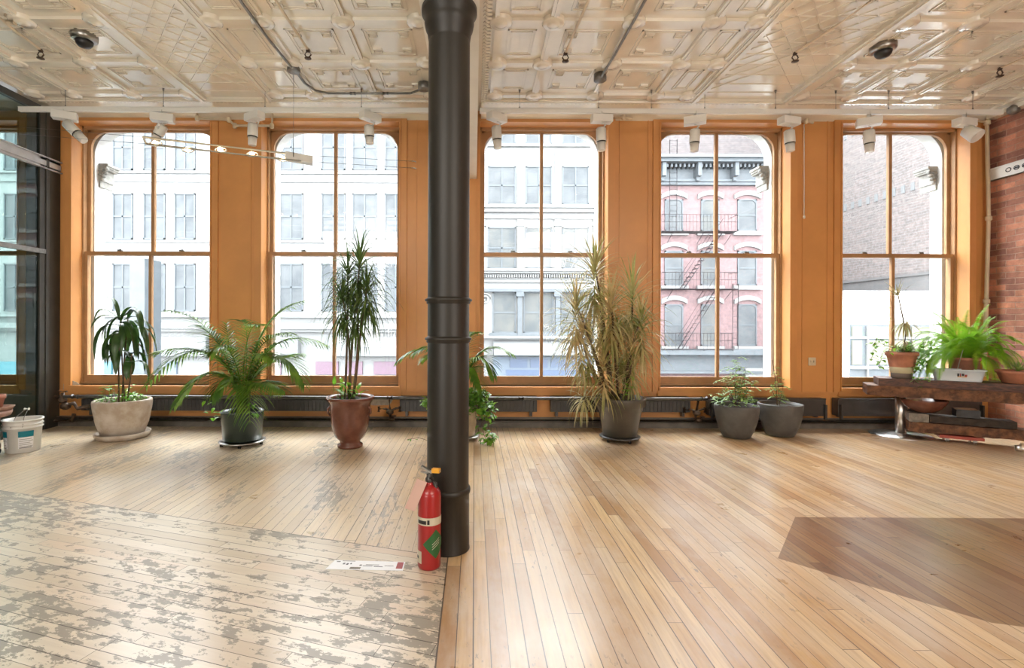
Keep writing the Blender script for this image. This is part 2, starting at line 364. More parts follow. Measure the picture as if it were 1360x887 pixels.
    inB = M2(nt, 'MULTIPLY', M2(nt, 'GREATER_THAN', d1, 0), M2(nt, 'LESS_THAN', X, -.135))
    edge = M2(nt, 'MAXIMUM', M2(nt, 'MULTIPLY', M2(nt, 'LESS_THAN', M2(nt, 'ABSOLUTE', d1), .003), M2(nt, 'LESS_THAN', X, -.135)),
              M2(nt, 'MULTIPLY', M2(nt, 'LESS_THAN', M2(nt, 'ABSOLUTE', M2(nt, 'ADD', X, .135)), .0025), M2(nt, 'LESS_THAN', Y, 2.6)))
    col = mixc(nt, inB, colA, colB)
    gap = M2(nt, 'MAXIMUM', M2(nt, 'ADD', M2(nt, 'MULTIPLY', ga, M2(nt, 'SUBTRACT', 1.0, inB)), M2(nt, 'MULTIPLY', gb, inB)), edge)
    # C: dark stained patch on the right
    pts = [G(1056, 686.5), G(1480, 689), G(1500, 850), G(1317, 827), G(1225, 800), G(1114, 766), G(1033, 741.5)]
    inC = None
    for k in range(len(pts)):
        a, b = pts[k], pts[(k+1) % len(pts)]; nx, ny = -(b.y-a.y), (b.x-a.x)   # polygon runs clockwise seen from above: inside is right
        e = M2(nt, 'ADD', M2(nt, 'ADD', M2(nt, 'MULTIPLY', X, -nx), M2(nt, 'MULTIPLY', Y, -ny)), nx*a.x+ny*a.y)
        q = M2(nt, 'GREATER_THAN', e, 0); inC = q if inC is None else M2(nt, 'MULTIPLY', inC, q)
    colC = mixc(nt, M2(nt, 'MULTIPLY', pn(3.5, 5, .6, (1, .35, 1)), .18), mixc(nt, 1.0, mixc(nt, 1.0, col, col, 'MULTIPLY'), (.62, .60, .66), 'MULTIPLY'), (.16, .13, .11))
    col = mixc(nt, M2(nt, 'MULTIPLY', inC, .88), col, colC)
    col = mixc(nt, M2(nt, 'MULTIPLY', gap, .9), col, (.05, .033, .024))
    nt.links.new(col, p.inputs['Base Color'])
    ro = M2(nt, 'MULTIPLY_ADD', pn(5, 6, .65), .28, .18)
    ro = M2(nt, 'ADD', ro, M2(nt, 'MULTIPLY', M2(nt, 'MULTIPLY', wornm, inB), .2))
    nt.links.new(ro, p.inputs['Roughness']); p.inputs['Coat Weight'].default_value = .35; p.inputs['Coat Roughness'].default_value = .2
    bmp = nd(nt, 'ShaderNodeBump', inp={'Strength': .35, 'Distance': .004})
    h = M2(nt, 'SUBTRACT', M2(nt, 'MULTIPLY_ADD', ra, .25, M2(nt, 'MULTIPLY', pn(7, 3, .5, (1.6, .25, 1)), .8)), M2(nt, 'MULTIPLY', gap, .7))
    nt.links.new(h, bmp.inputs['Height']); nt.links.new(bmp.outputs[0], p.inputs['Normal'])
    MATS['plank_floor'] = m
floor_material()

# ================================================================= STRUCTURE
XL = -4.91; XR = 6.07; ZCEIL = 3.72; YB = -4.6; XFAR = -8.6
m = MB(); m.box(XFAR-.3, XR+.3, YB-.3, 6.4, -.2, 0); struct(m.build('floor', 'plank_floor'))
# window wall with openings
Z0, Z1 = .48, 3.59
WIN = [(-150, 25), (97, 280), (348, 530), (637, 806), (876, 1047), (1116, 1284)]
WX = [(SX(a), SX(b)) for a, b in WIN]
m = MB(); xs = [XFAR]+[q for ab in WX for q in ab]+[XR+.3]
for k in range(0, len(xs), 2): m.box(xs[k], xs[k+1], YW, 6.12, 0, ZCEIL+.05)
for a, b in WX: m.box(a, b, YW, 6.12, 0, Z0); m.box(a, b, YW, 6.12, Z1, ZCEIL+.05)
struct(m.build('wall_window_side', 'orange_paint'))
# grey patch of wall seen through the partition
m = MB(); m.box(SX(25)+.02, XL-.03, YW-.004, YW, 0, 3.7); m.box(XFAR, SX(25)+.02, YW-.004, YW, 0, .44); struct(m.build('trim_1', mat('pier_grey', (.33, .27, .25), .7, var=.2)))
# casings, flat boards and beads round each opening
cas = MB(); bead = MB()
for i, (a, b) in enumerate(WX):
    cw = .088
    al = a-cw if i != 3 else a-.035
    for (x0, x1) in ((al, a), (b, b+cw)): cas.box(x0, x1, YW-.022, YW, .426, Z1)
    cas.box(al, b+cw, YW-.022, YW, Z1, Z1+cw)
    cas.box(a-.02, b+.02, YW-.05, 6.1, Z0-.035, Z0)            # stool
    cas.box(a-.03, b+.03, YW-.03, YW, Z0-.10, Z0-.035)
    for (x0, x1) in ((a-.016, a), (b, b+.016)): bead.box(x0, x1, YW-.034, YW-.022, Z0, Z1)
    bead.box(a-.016, b+.016, YW-.034, YW-.022, Z1, Z1+.016)
cas.build('trim_2', 'orange_paint')['kind'] = 'structure'
bead.build('trim_3', 'orange_paint')['kind'] = 'structure'
# vertical joints on the wide piers and rail under the windows
m = MB()
for px in (337, 333, 553, 822, 860, 1065, 1098, 1296): m.box(SX(px)-.004, SX(px)+.004, YW-.008, YW, .43, 3.68)
m.box(XL, XR, YW-.012, YW, .40, .425); m.box(XL, XR, YW-.03, YW, 3.685, 3.72)
struct(m.build('trim_4', 'orange_paint'))
# windows: frame, two sashes, panes
def corner_fill(m, x, z, sx, r, y0, y1, n=8):
    poly = [(x, z), (x+sx*r, z)]
    for k in range(n+1):
        t = PI/2*k/n; poly.append((x+sx*(r-r*math.sin(t)), z-r+r*math.cos(t)))
    m.prism(poly, y0, y1)
for i, (a, b) in enumerate(WX):
    st = .055; zt = 3.545; zm = 2.06; zb = .585; mid = (a+b)/2
    root = bpy.data.objects.new('window_%d' % (i+1), None); COL.objects.link(root); root.location = (mid, 6.02, Z0); root['kind'] = 'structure'
    m = MB()   # jamb liners and head
    m.box(a, a+.018, 6.0, 6.12, Z0, Z1); m.box(b-.018, b, 6.0, 6.12, Z0, Z1); m.box(a, b, 6.0, 6.12, Z1-.03, Z1)
    m.box(a, b, 5.985, 6.12, Z0, Z0+.022)
    m.build('window_frame', 'orange_sash', root)
    m = MB(); y0, y1 = 6.065, 6.10
    m.box(a+.018, a+st, y0, y1, zm-.03, zt+.02); m.box(b-st, b-.018, y0, y1, zm-.03, zt+.02)
    m.box(a+.018, b-.018, y0, y1, zt, Z1-.03); m.box(a+st, b-st, y0, y1, zm-.025, zm+.022); m.box(mid-.019, mid+.019, y0-.004, y1, zm, zt)
    corner_fill(m, a+st, zt, 1, .2, y0, y1); corner_fill(m, b-st, zt, -1, .2, y0, y1)
    s1 = m.build('upper_sash', 'orange_sash', root)
    m = MB(); m.box(a+.04, b-.04, 6.082, 6.085, zm, zt+.01); m.build('glass_pane', 'window_glass', s1)
    m = MB(); y0, y1 = 6.015, 6.052
    m.box(a+.018, a+st, y0, y1, Z0+.022, zm+.02); m.box(b-st, b-.018, y0, y1, Z0+.022, zm+.02)
    m.box(a+st, b-st, y0, y1, Z0+.022, zb); m.box(a+st, b-st, y0, y1, zm-.025, zm+.022); m.box(mid-.018, mid+.018, y0, y1, zb, zm-.02)
    s2 = m.build('lower_sash', 'orange_sash', root)
    m = MB(); m.box(a+.04, b-.04, 6.032, 6.035, zb-.01, zm); m.build('glass_pane', 'window_glass', s2)
    for q in (.27, .73):
        m = MB(); x = a+(b-a)*q; m.cbox((x, 6.03, zm+.03), (.05, .03, .016)); m.tube([(x-.03, 6.02, zm+.04), (x+.02, 6.02, zm+.045)], .007, 6); m.build('sash_lock', 'galvanised', s2)
# exterior cast-iron arcade of this building, seen past the glass
m = MB(); yo0, yo1 = 6.14, 6.30; r = .34
prev = XFAR
for (a, b) in WX:
    ia, ib = a+.045, b-.045
    m.box(prev, ia, yo0, yo1, -1, 4.4); zt = 3.62
    m.box(ia, ib, yo0, yo1, zt, 4.4); corner_fill(m, ia, zt, 1, r, yo0, yo1, 10); corner_fill(m, ib, zt, -1, r, yo0, yo1, 10)
    m.box(ia, ib, yo0, yo1, -1, .44)
    prev = ib
m.box(prev, XR+.3, yo0, yo1, -1, 4.4)
m.box(XFAR, XR+.3, yo0, yo1+.1, 4.3, 4.6)
struct(m.build('trim_5', 'exterior_white'))
# capitals on the arcade piers
def capital(x, s):
    m = MB(); z = 3.06
    for k, (w_, h0, h1) in enumerate([(.115, .165, .195), (.10, .14, .165), (.085, .12, .14), (.035, -.02, .12), (.022, -.10, -.02)]):
        m.box(min(x, x+s*w_), max(x, x+s*w_), 6.20, 6.42, z+h0-.05, z+h1-.05)
    for k in range(4):
        m.lathe([(.005, -.02), (.022, -.01), (.03, .01), (.02, .03), (.004, .035)], (x+s*(.04+.018*k), 6.21, z-.06+k*.04), 10)
    m.tube([(x+s*(.02+.035*math.cos(t)), 6.20, z+.03+.03*math.sin(t)) for t in [j*.5 for j in range(11)]], .01, 6)
    struct(m.build('trim_6', 'capital_shaded'))
for i, (a, b) in enumerate(WX):
    if i in (1,): capital(a+.045, 1)
    if i in (4, 5): capital(b-.045, -1)
# ---- ceiling -----------------------------------------------------
m = MB(); m.box(XFAR, XR+.3, YB-.3, 6.3, ZCEIL, ZCEIL+.15)
TP = .66
def bay(xa, xb, x_first):
    """pressed tin coffers between xa and xb; ribs at x_first + k*TP"""
    ys = []; y = 5.41
    while y > YB: ys.append(y); y -= TP
    xsr = [xa]; x = x_first
    while x < xb-.1: xsr.append(x); x += TP
    xsr.append(xb)
    zr = ZCEIL
    for x in xsr:
        m.box(max(xa, x-.035), min(xb, x+.035), YB, 5.47, zr-.026, zr); m.box(max(xa, x-.010), min(xb, x+.010), YB, 5.47, zr-.034, zr-.026)
    for y in ys:
        m.box(xa, xb, y-.035, y+.035, zr-.027, zr)
        for x in xsr:
            if y > .2: m.lathe([(.095, 0), (.095, -.030), (.085, -.040), (.06, -.034), (.05, -.046), (.02, -.052)], (min(max(x, xa+.05), xb-.05), y, zr), 16, cap=(False, True))
    for i in range(len(xsr)-1):
        for j in range(len(ys)-1):
            x0, x1, y1, y0 = xsr[i], xsr[i+1], ys[j], ys[j+1]
            if y1 < .6: continue
            ix, iy = .12, .13
            if x1-x0 < .3: ix = .08
            a0, a1, b0, b1 = x0+ix, x1-ix, y0+iy, y1-iy
            if a1-a0 < .05: continue
            t = .011
            for (q0, q1, q2, q3) in ((a0, a1, b0, b0+t), (a0, a1, b1-t, b1), (a0, a0+t, b0, b1), (a1-t, a1, b0, b1)): m.box(q0, q1, q2, q3, zr-.009, zr)
            t = .005; a0 += .03; a1 -= .03; b0 += .03; b1 -= .03
            for (q0, q1, q2, q3) in ((a0, a1, b0, b0+t), (a0, a1, b1-t, b1), (a0, a0+t, b0, b1), (a1-t, a1, b0, b1)): m.box(q0, q1, q2, q3, zr-.007, zr)
            if x1-x0 > .5:
                for cx_ in (a0+.05, a1-.05):      # fret motifs in the panel corners
                    for cy_ in (b0+.045, b1-.045):
                        for (dx_, dy_, w_, h_) in ((0, -.03, .08, .007), (0, .03, .08, .007), (-.037, 0, .007, .06), (.037, .012, .007, .036), (.008, -.006, .05, .007)):
                            m.box(cx_+dx_-w_/2, cx_+dx_+w_/2, cy_+dy_-h_/2, cy_+dy_+h_/2, zr-.016, zr)
def lattice(xa, xb):
    s_ = .19; h = .009
    for x in (xa, xb): m.box(x-.045, x+.045, YB, 5.50, ZCEIL-.04, ZCEIL); m.box(x-.018, x+.018, YB, 5.5, ZCEIL-.055, ZCEIL-.04)
    y = .6
    while y < 5.5:
        m.box(xa, xb, y-.003, y+.003, ZCEIL-h, ZCEIL); y += s_
    for k in range(-6, 44):
        for d in (1, -1):
            y0 = .2+k*s_*1.0; w_ = xb-xa; ya = y0; yb = y0+w_*1.15
            if ya < .3 or yb > 5.48: continue
            p, q = (Vector((xa, ya, 0)), Vector((xb, yb, 0))) if d == 1 else (Vector((xb, ya, 0)), Vector((xa, yb, 0)))
            n = (q-p).normalized(); n = Vector((-n.y, n.x, 0))*.005
            m.add([v+Vector((0, 0, z)) for z in (ZCEIL-h, ZCEIL) for v in (p-n, p+n, q+n, q-n)], [(0, 1, 2, 3), (0, 4, 5, 1), (2, 6, 7, 3), (1, 5, 6, 2), (3, 7, 4, 0)])
bay(.16, 2.37, .643); bay(-2.23, -.42, -1.75); bay(3.49, 6.0, 4.1); bay(-4.85, -3.07, -4.39); lattice(-3.02, -2.28); lattice(2.42, 3.44)
# border mouldings along the wall and down the sides of the girder
for x0, x1 in ((-4.85, -.30), (.07, 6.0)):
    m.box(x0, x1, 5.50, 5.56, ZCEIL-.03, ZCEIL); m.box(x0, x1, 5.52, 5.54, ZCEIL-.045, ZCEIL-.03)
    m.add([(x0, 5.60, ZCEIL), (x1, 5.60, ZCEIL), (x1, 5.60, ZCEIL-.02), (x0, 5.60, ZCEIL-.02), (x0, 5.78, ZCEIL-.05), (x1, 5.78, ZCEIL-.05), (x1, 5.869, ZCEIL-.10), (x0, 5.869, ZCEIL-.10)], [(0, 1, 2, 3), (3, 2, 5, 4), (4, 5, 6, 7)])
    x = x0+.02
    while x < x1: m.box(x, x+.022, 5.545, 5.575, ZCEIL-.038, ZCEIL-.028); x += .045
for xe, s in ((.10, 1), (-.36, -1)):
    y = .8
    while y < 5.5:
        m.tube([(xe-.03, y, ZCEIL-.014), (xe, y+.02, ZCEIL-.028), (xe+.03, y+.045, ZCEIL-.014)], .012, 6); y += .05
m.box(XR-.20, XR, YB, 5.8, ZCEIL-.05, ZCEIL); m.box(XR-.1, XR, YB, 5.8, ZCEIL-.10, ZCEIL-.05)
struct(m.build('ceiling', 'ceiling_paint'))
# girder on the column
m = MB(); m.box(-.30, .022, YB, YW, 2.93, ZCEIL)
struct(m.build('ceiling_beam', 'white_paint'))
# right brick wall, rear and side walls
m = MB(); m.box(XR, XR+.3, YB-.3, YW, 0, ZCEIL); struct(m.build('wall_right', 'brick_inside'))
m = MB(); m.box(XFAR, XR+.3, YB-.3, YB, 0, ZCEIL)
struct(m.build('wall_rear', 'white_paint'))
m = MB(); m.box(XFAR-.3, XFAR, YB-.3, 6.12, 0, ZCEIL); struct(m.build('wall_left', 'painted_plaster'))
# glass partition on the left
pr = thing('glass_partition', (XL, 3, 0), 'dark framed glass partition along the left side of the room', 'partition')
m = MB(); m.box(XL-.03, XL+.02, 5.59, YW-.006, 0, ZCEIL-.06); m.box(XL-.02, XL+.032, 5.66, 5.70, 0, ZCEIL-.06)
m.box(XL-.03, XL+.02, YB, 5.59, 0, .09); m.box(XL-.03, XL+.03, YB, 5.59, 3.59, ZCEIL-.06); m.build('frame', 'dark_frame', pr, bevel=.003)
m = MB(); m.box(XL-.006, XL+.002, YB, 5.59, .09, 3.59); m.build('glass_panel', 'partition_glass', pr)
m = MB(); m.box(XL-.02, XL+.03, YB, 5.66, 2.0, 2.05); m.build('mullion', 'galvanised', pr)
m = MB(); m.box(XL+.004, XL+.05, YB, 5.86, 2.965, 2.975); m.box(XL+.004, XL+.05, YB, 5.86, 3.09, 3.10); m.box(XL+.004, XL+.02, YB, 5.86, 2.97, 3.095)
m.box(XL+.018, XL+.03, YB, 5.86, 3.0, 3.06)
o = m.build('steel_beam', 'steel_beam_white', pr); o['label'] = 'pale painted steel beam across the glass'
# baseboard and low pipe
m = MB(); m.box(XL+.02, XR, YW-.03, YW, 0, .065); m.box(XL+.02, XR, YW-.016, YW, .065, .12); struct(m.build('baseboard_window_side', 'baseboard_grey'))

# column --------------------------------------------------------
cx_, cy_ = -.1415, 2.71
col = thing('column', (cx_, cy_, 0), 'black round cast-iron column rising beside the fire extinguisher to the ceiling beam', 'column')
m = MB(); m.lathe([(.120, 0), (.120, .005), (.1175, .012), (.1165, .30), (.122, .305), (.124, .318), (.122, .330), (.1135, .335)], (cx_, cy_, 0), 56, cap=(True, False)); m.build('base', 'column_paint', col)
m = MB(); m.lathe([(.1135, .33), (.1125, 2.75)], (cx_, cy_, 0), 56, cap=(False, False)); m.build('shaft', 'column_paint', col)
for z in (1.345, 1.135):
    m = MB(); m.lathe([(.111, -.022), (.121, -.016), (.118, -.008), (.128, -.003), (.128, .006), (.119, .010), (.111, .018)], (cx_, cy_, z), 56, cap=(False, False)); m.build('collar', 'column_paint', col)
m = MB(); m.lathe([(.111, 2.74), (.120, 2.80), (.128, 2.815), (.135, 2.85), (.132, 2.87), (.15, 2.90), (.15, 2.93)], (cx_, cy_, 0), 56, cap=(False, True)); m.build('capital', 'column_paint', col)

# ================================================================= OUTSIDE
YB1 = 28.0
m = MB(); m.box(-60, 60, 6.5, 90, -4.4, -4.2); struct(m.build('ground', 'asphalt'))
def owin(root, px0, px1, py0, py1, Y, style='sash', pane='pane_outside', fr='sash_outside', arch=0):
    a = P(px0, py1, Y); b = P(px1, py0, Y); x0, x1, z0, z1 = a.x, b.x, a.z, b.z
    m = MB(); t = .07
    yy = Y-.01
    m.box(x0, x0+t, yy-.06, yy+.05, z0, z1); m.box(x1-t, x1, yy-.06, yy+.05, z0, z1); m.box(x0, x1, yy-.06, yy+.05, z1-t, z1); m.box(x0, x1, yy-.06, yy+.05, z0, z0+t)
    m.box(x0, x1, yy-.05, yy+.04, (z0+z1)/2-.04, (z0+z1)/2+.04)
    if style == 'sash': m.box((x0+x1)/2-.04, (x0+x1)/2+.04, yy-.05, yy+.04, z0, z1)
    if style == 'dark': pass
    if arch:
        corner_fill(m, x0+t, z1-t, 1, (x1-x0)*.22, yy-.05, yy+.04, 5); corner_fill(m, x1-t, z1-t, -1, (x1-x0)*.22, yy-.05, yy+.04, 5)
    f = m.build('window', fr, root)
    m = MB(); m.box(x0+.02, x1-.02, yy-.02, yy, z0+.02, z1-.02); m.build('pane', pane, f)
    return x0, x1, z0, z1
def hole_wall(root, mname, px0, px1, z0, z1, Y, depth=8):
    a = P(px0, 300, Y).x; b = P(px1, 300, Y).x; m = MB(); m.box(a, b, Y, Y+depth, z0, z1); return m.build('wall', mname, root)
def band(m, px0, px1, py0, py1, Y, out):
    a = P(px0, py1, Y); b = P(px1, py0, Y); c = (px0+px1)/2; h0 = P(c, py1, Y).z; h1 = P(c, py0, Y).z; m.box(a.x, b.x, Y-out, Y+.1, h0, h1)
# white cast iron building opposite the middle window
wb = thing('building', (P(720, 430, YB1).x, YB1, -4.2), 'white stone commercial building with big cornices and blue shopfront, seen through the middle window', 'building')
hole_wall(wb, 'facade_white', 590, 858, -4.2, 16.5, YB1)
for c0, c1 in ((648, 685), (698, 733), (746.5, 782), (800, 836)):
    for r0, r1, pn_ in ((154, 192, 'pane_outside'), (221, 272, 'pane_outside'), (302, 357, 'pane_curtain_flare')): owin(wb, c0, c1, r0, r1, YB1, 'sash', pn_)
for c0, c1 in ((654, 685), (695, 735), (745, 780), (795, 835)): owin(wb, c0, c1, 388, 442, YB1, 'plain', 'pane_curtain_flare', 'cornice_bluegrey')
m = MB()
for py0, py1, out in ((193, 196, .25), (274, 278, .5), (278, 283, .3), (289, 291, .15), (358, 361, .55), (361, 364, .35), (373, 375, .2), (381, 384, .12), (446, 449, .4)): band(m, 590, 858, py0, py1, YB1, out)
for k in range(86):
    px = 592+k*3.1; band(m, px, px+1.7, 365, 369, YB1, .28)
m.build('cornice', 'facade_white', wb)
m = MB()
for px in (640, 690.5, 740, 791, 845):
    m = MB(); band(m, px-3.5, px+3.5, 200, 274, YB1, .12); band(m, px-4, px+4, 292, 357, YB1, .2); band(m, px-5, px+5, 297, 301, YB1, .3); m.build('pilaster', 'facade_white', wb)
m = MB()
for px in (690, 740, 788): band(m, px-3, px+3, 388, 446, YB1, .25); band(m, px-5, px+5, 388, 394, YB1, .35)
band(m, 640, 855, 384, 388, YB1, .3); band(m, 650, 855, 442, 446, YB1, .2); band(m, 655, 855, 470, 474, YB1, .2)
m.build('shopfront_frame', 'cornice_bluegrey', wb)
m = MB()
for k in range(8): m.lathe([(.45-.05*k, -.04), (.45-.05*k, 0)], (0, 0, 0), 4) if False else None
c = P(644, 397, YB1); m.tube([c+Vector((.33*math.cos(t)*(1-t/14), -.2, .33*math.sin(t)*(1-t/14))) for t in [j*.45 for j in range(26)]], .05, 6); m.build('scroll_ornament', 'facade_white', wb)
m = MB(); a = P(655, 470, YB1); b = P(855, 452, YB1); m.add([(a.x, YB1, b.z), (b.x, YB1, b.z), (b.x, YB1-1.2, a.z+.1), (a.x, YB1-1.2, a.z+.1), (a.x, YB1-1.2, a.z), (b.x, YB1-1.2, a.z), (a.x, YB1, a.z), (b.x, YB1, a.z)], [(0, 1, 2, 3), (3, 2, 5, 4), (6, 4, 5, 7), (0, 3, 4, 6), (1, 7, 5, 2)]); m.build('awning', 'facade_stone', wb)
m = MB(); band(m, 655, 855, 474, 500, YB1, .1); m.build('shopfront', 'shop_blue_frame', wb)
for px0, px1 in ((677, 700), (704, 727), (731, 756), (760, 785), (789, 812), (816, 840)):
    m = MB(); band(m, px0, px1, 476, 488, YB1, .14); m.build('shop_pane', 'shop_blue', wb)
m = MB(); band(m, 672, 850, 491, 498, YB1, .14); m.build('shop_pane', 'shop_blue', wb)
# building opposite the two left windows
YB2 = 26.0
lb = thing('building', (P(330, 430, YB2).x, YB2, -4.2), 'bright white office building with rows of grey windows, seen through the two left windows', 'building')
hole_wall(lb, 'facade_white', -160, 583, -4.2, 16.0, YB2)
cols = [(-120, -92), (-78, -50), (-36, -8), (6, 34), (48, 76), (95, 122), (150, 177), (191, 220), (232, 260), (290, 322), (371, 403), (427, 459), (468, 501), (511, 540), (553, 582)]
for k, (c0, c1) in enumerate(cols):
    for r0, r1 in ((166, 226), (257, 318), (350, 413)): owin(lb, c0, c1, r0, r1, YB2, 'sash' if k != 9 else 'plain', 'pane_outside')
m = MB()
for py0, py1, out in ((229, 231, .15), (240, 242, .1), (320, 322, .12), (334, 336, .1), (418, 421, .3), (429, 436, .5), (436, 440, .3)): band(m, -160, 588, py0, py1, YB2, out)
m.build('cornice', 'facade_white', lb)
m = MB()
for px0, px1 in ((105, 180), (190, 280), (300, 400), (440, 540)): m = MB(); band(m, px0, px1, 447, 472, YB2, .5); m.build('awning', 'facade_stone', lb)
for px0, px1, mt in ((120, 150, 'shop_teal'), (176, 214, 'shop_teal'), (222, 236, 'shop_blue_frame'), (362, 374, 'shop_magenta'), (420, 450, 'shop_magenta'), (462, 482, 'shop_magenta'), (497, 528, 'shop_magenta'), (-60, -20, 'shop_teal'), (0, 40, 'shop_teal')):
    m = MB(); band(m, px0, px1, 480, 497, YB2, .12); m.build('shop_pane', mt, lb)
m = MB(); a = P(172, 420, 17).x; b = P(192, 420, 17).x; m.box(a, b, 17, 17.9, -4.2, P(180, 343, 17).z); m.box(a-.3, a+.1, 17, 17.5, -1, 0.2)
tag(m.build('street_sign_post', 'cornice_bluegrey'), 'blurry grey pillar standing in the street before the white office building', 'pillar')
# pink building
Y3 = 28.0
pb = thing('building', (P(940, 430, Y3).x, Y3, -4.2), 'pink brick building with arched windows, bracketed grey cornice and fire escape', 'building')
hole_wall(pb, 'brick_pink', 862, 1019, -4.2, P(940, 214, Y3).z, Y3, 6)
hood = MB()
for c0, c1 in ((882.5, 907), (930.5, 955), (979, 1004.5)):
    for r0, r1 in ((265, 307), (333, 379), (404, 459)):
        x0, x1, z0, z1 = owin(pb, c0, c1, r0, r1, Y3, 'plain', 'pane_curtain_flare' if c0 > 910 and c0 < 960 else 'pane_outside', 'sash_outside', 1)
        n = 8; pl = [(x0-.2+(x1-x0+.4)*k/n, z1+.02+.22*math.sin(PI*k/n)**.8) for k in range(n+1)]; hood = MB(); hood.prism(pl+[(q[0], q[1]+.24) for q in pl[::-1]], Y3-.14, Y3)
        hood.box(x0-.25, x1+.25, Y3-.2, Y3, z0-.24, z0-.02); hood.build('window_hood_and_sill', 'facade_white', pb)
m = MB()
for py0, py1, out in ((213, 217, 1.1), (217, 221, .9), (240, 243, .35), (243, 247, .25)): band(m, 862, 1019, py0, py1, Y3, out)
band(m, 862, 1017, 221, 240, Y3, .15)
for px in (876, 922, 970, 1013):
    band(m, px-2.5, px+2.5, 221, 238, Y3, .75); band(m, px-2, px+2, 232, 243, Y3, .5)
for k in range(24): band(m, 880+k*5.6, 882.5+k*5.6, 222, 226, Y3, .6)
m.build('cornice', 'cornice_bluegrey', pb)
m = MB(); band(m, 862, 1019, 463, 470, Y3, .9); band(m, 862, 1019, 470, 492, Y3, .3); band(m, 862, 1019, 492, 495, Y3, .5); m.build('shop_cornice', 'cornice_bluegrey', pb)
m = MB(); band(m, 985, 1015, 488, 499, Y3, .4); m.build('shop_sign', 'facade_white', pb)
fe = thing('fire_escape', (P(925, 460, Y3).x, Y3-.6, P(925, 463, Y3).z), 'thin iron fire escape with slanting stairs hung on the pink brick building', 'fire escape')
for row, (py, px1) in enumerate(((311, 968), (385, 968), (463, 962))):
    a = P(870, py, Y3); b = P(px1, py, Y3); z = a.z
    m = MB()
    for k in range(6): m.tube([(a.x, Y3-.15-.16*k, z), (b.x, Y3-.15-.16*k, z)], .022, 4)
    m.build('platform', 'iron_escape', fe)
    m = MB(); m.tube([(a.x, Y3-1.0, z+.9), (b.x, Y3-1.0, z+.9)], .02, 4); m.tube([(a.x, Y3-1.0, z+.5), (b.x, Y3-1.0, z+.5)], .012, 4); x = a.x
    while x < b.x: m.tube([(x, Y3-1.0, z), (x, Y3-1.0, z+.9)], .009, 4); x += .19
    m.tube([(b.x, Y3-1.0, z+.9), (b.x, Y3-.05, z+.9)], .02, 4); m.build('railing', 'iron_escape', fe)
    for px in (885, 925, 962): q = P(px, py, Y3).x; m = MB(); m.tube([(q, Y3-1.0, z), (q, Y3-.05, z-.55)], .02, 4); m.build('bracket', 'iron_escape', fe)
for (p0, p1) in (((950, 311), (899, 385)), ((946, 385), (897, 463))):
    a = P(*p0, Y3); b = P(*p1, Y3); m = MB()
    for yy in (Y3-.9, Y3-.35): m.tube([(a.x, yy, a.z), (b.x, yy, b.z)], .03, 4); m.tube([(a.x, yy, a.z+.7), (b.x, yy, b.z+.7)], .014, 4)
    for k in range(1, 14): t = k/14; q = a.lerp(b, t); m.box(q.x-.1, q.x+.1, Y3-.9, Y3-.35, q.z-.01, q.z+.01)
    m.build('stair', 'iron_escape', fe)
for px0, px1, py0, py1 in ((885, 894, 190, 311), (967, 974, 378, 463)):
    m = MB(); a = P(px0, py0, Y3); b = P(px1, py1, Y3)
    for x in (a.x, b.x): m.tube([(x, Y3-.5, a.z), (x, Y3-.5, b.z)], .022, 4)
    z = b.z
    while z < a.z: m.tube([(a.x, Y3-.5, z), (b.x, Y3-.5, z)], .014, 4); z += .3
    m.build('ladder', 'iron_escape', fe)
# big mauve brick building with its blind side wall
bb = thing('building', (26, 30, -4.2), 'tall mauve brick building with a blind side wall, seen through the right-hand window', 'building')
m = MB(); m.box(24, 40, 22, 40.2, -4.2, 26); m.build('wall', 'brick_mauve', bb)
m = MB(); m.box(11.5, 24.0, 38.0, 46, -4.2, 26); m.build('rear_wing', 'brick_mauve_front', bb)
m = MB(); m.box(23.9, 24.0, 22, 38, -4.2, 4.0); m.box(23.82, 24.0, 22, 38, 3.9, 4.05); m.build('base_course', 'lot_grey', bb)
mm = MB()
for zz, y0, y1 in ((13.2, 24, 37), (8.6, 24, 37)):
    y = y0
    while y < y1: mm.box(23.96, 24.0, y, y+.22, zz, zz+.45); y += .62
mm.build('pale_brick_patches', 'facade_stone', bb)
# low white building
Y4 = 23.5
lw = thing('building', (P(1190, 430, Y4).x, Y4, -4.2), 'low blank white building with gridded shop windows, seen through the right-hand window', 'building')
a = P(1122, 386, Y4); b = P(1330, 386, Y4); m = MB(); m.box(a.x, 23.8, Y4, Y4+4, -4.2, a.z); m.build('wall', 'exterior_white', lw)
m = MB(); band(m, 1128, 1300, 431, 505, Y4, .05); m.build('shopfront_frame', 'cornice_bluegrey', lw)
for px0, px1 in ((1130, 1143), (1152, 1178), (1181, 1206), (1209, 1240)):
    for py0, py1 in ((434, 447), (452, 484)):
        m = MB(); band(m, px0, px1, py0, py1, Y4, .09); m.build('shop_pane', 'yellow_pane', lw)
m = MB(); band(m, 1128, 1300, 447, 450, Y4, .12); band(m, 1149, 1151, 433, 500, Y4, .14); band(m, 1128, 1300, 486, 490, Y4, .16); m.build('shopfront_bars', 'facade_white', lw)

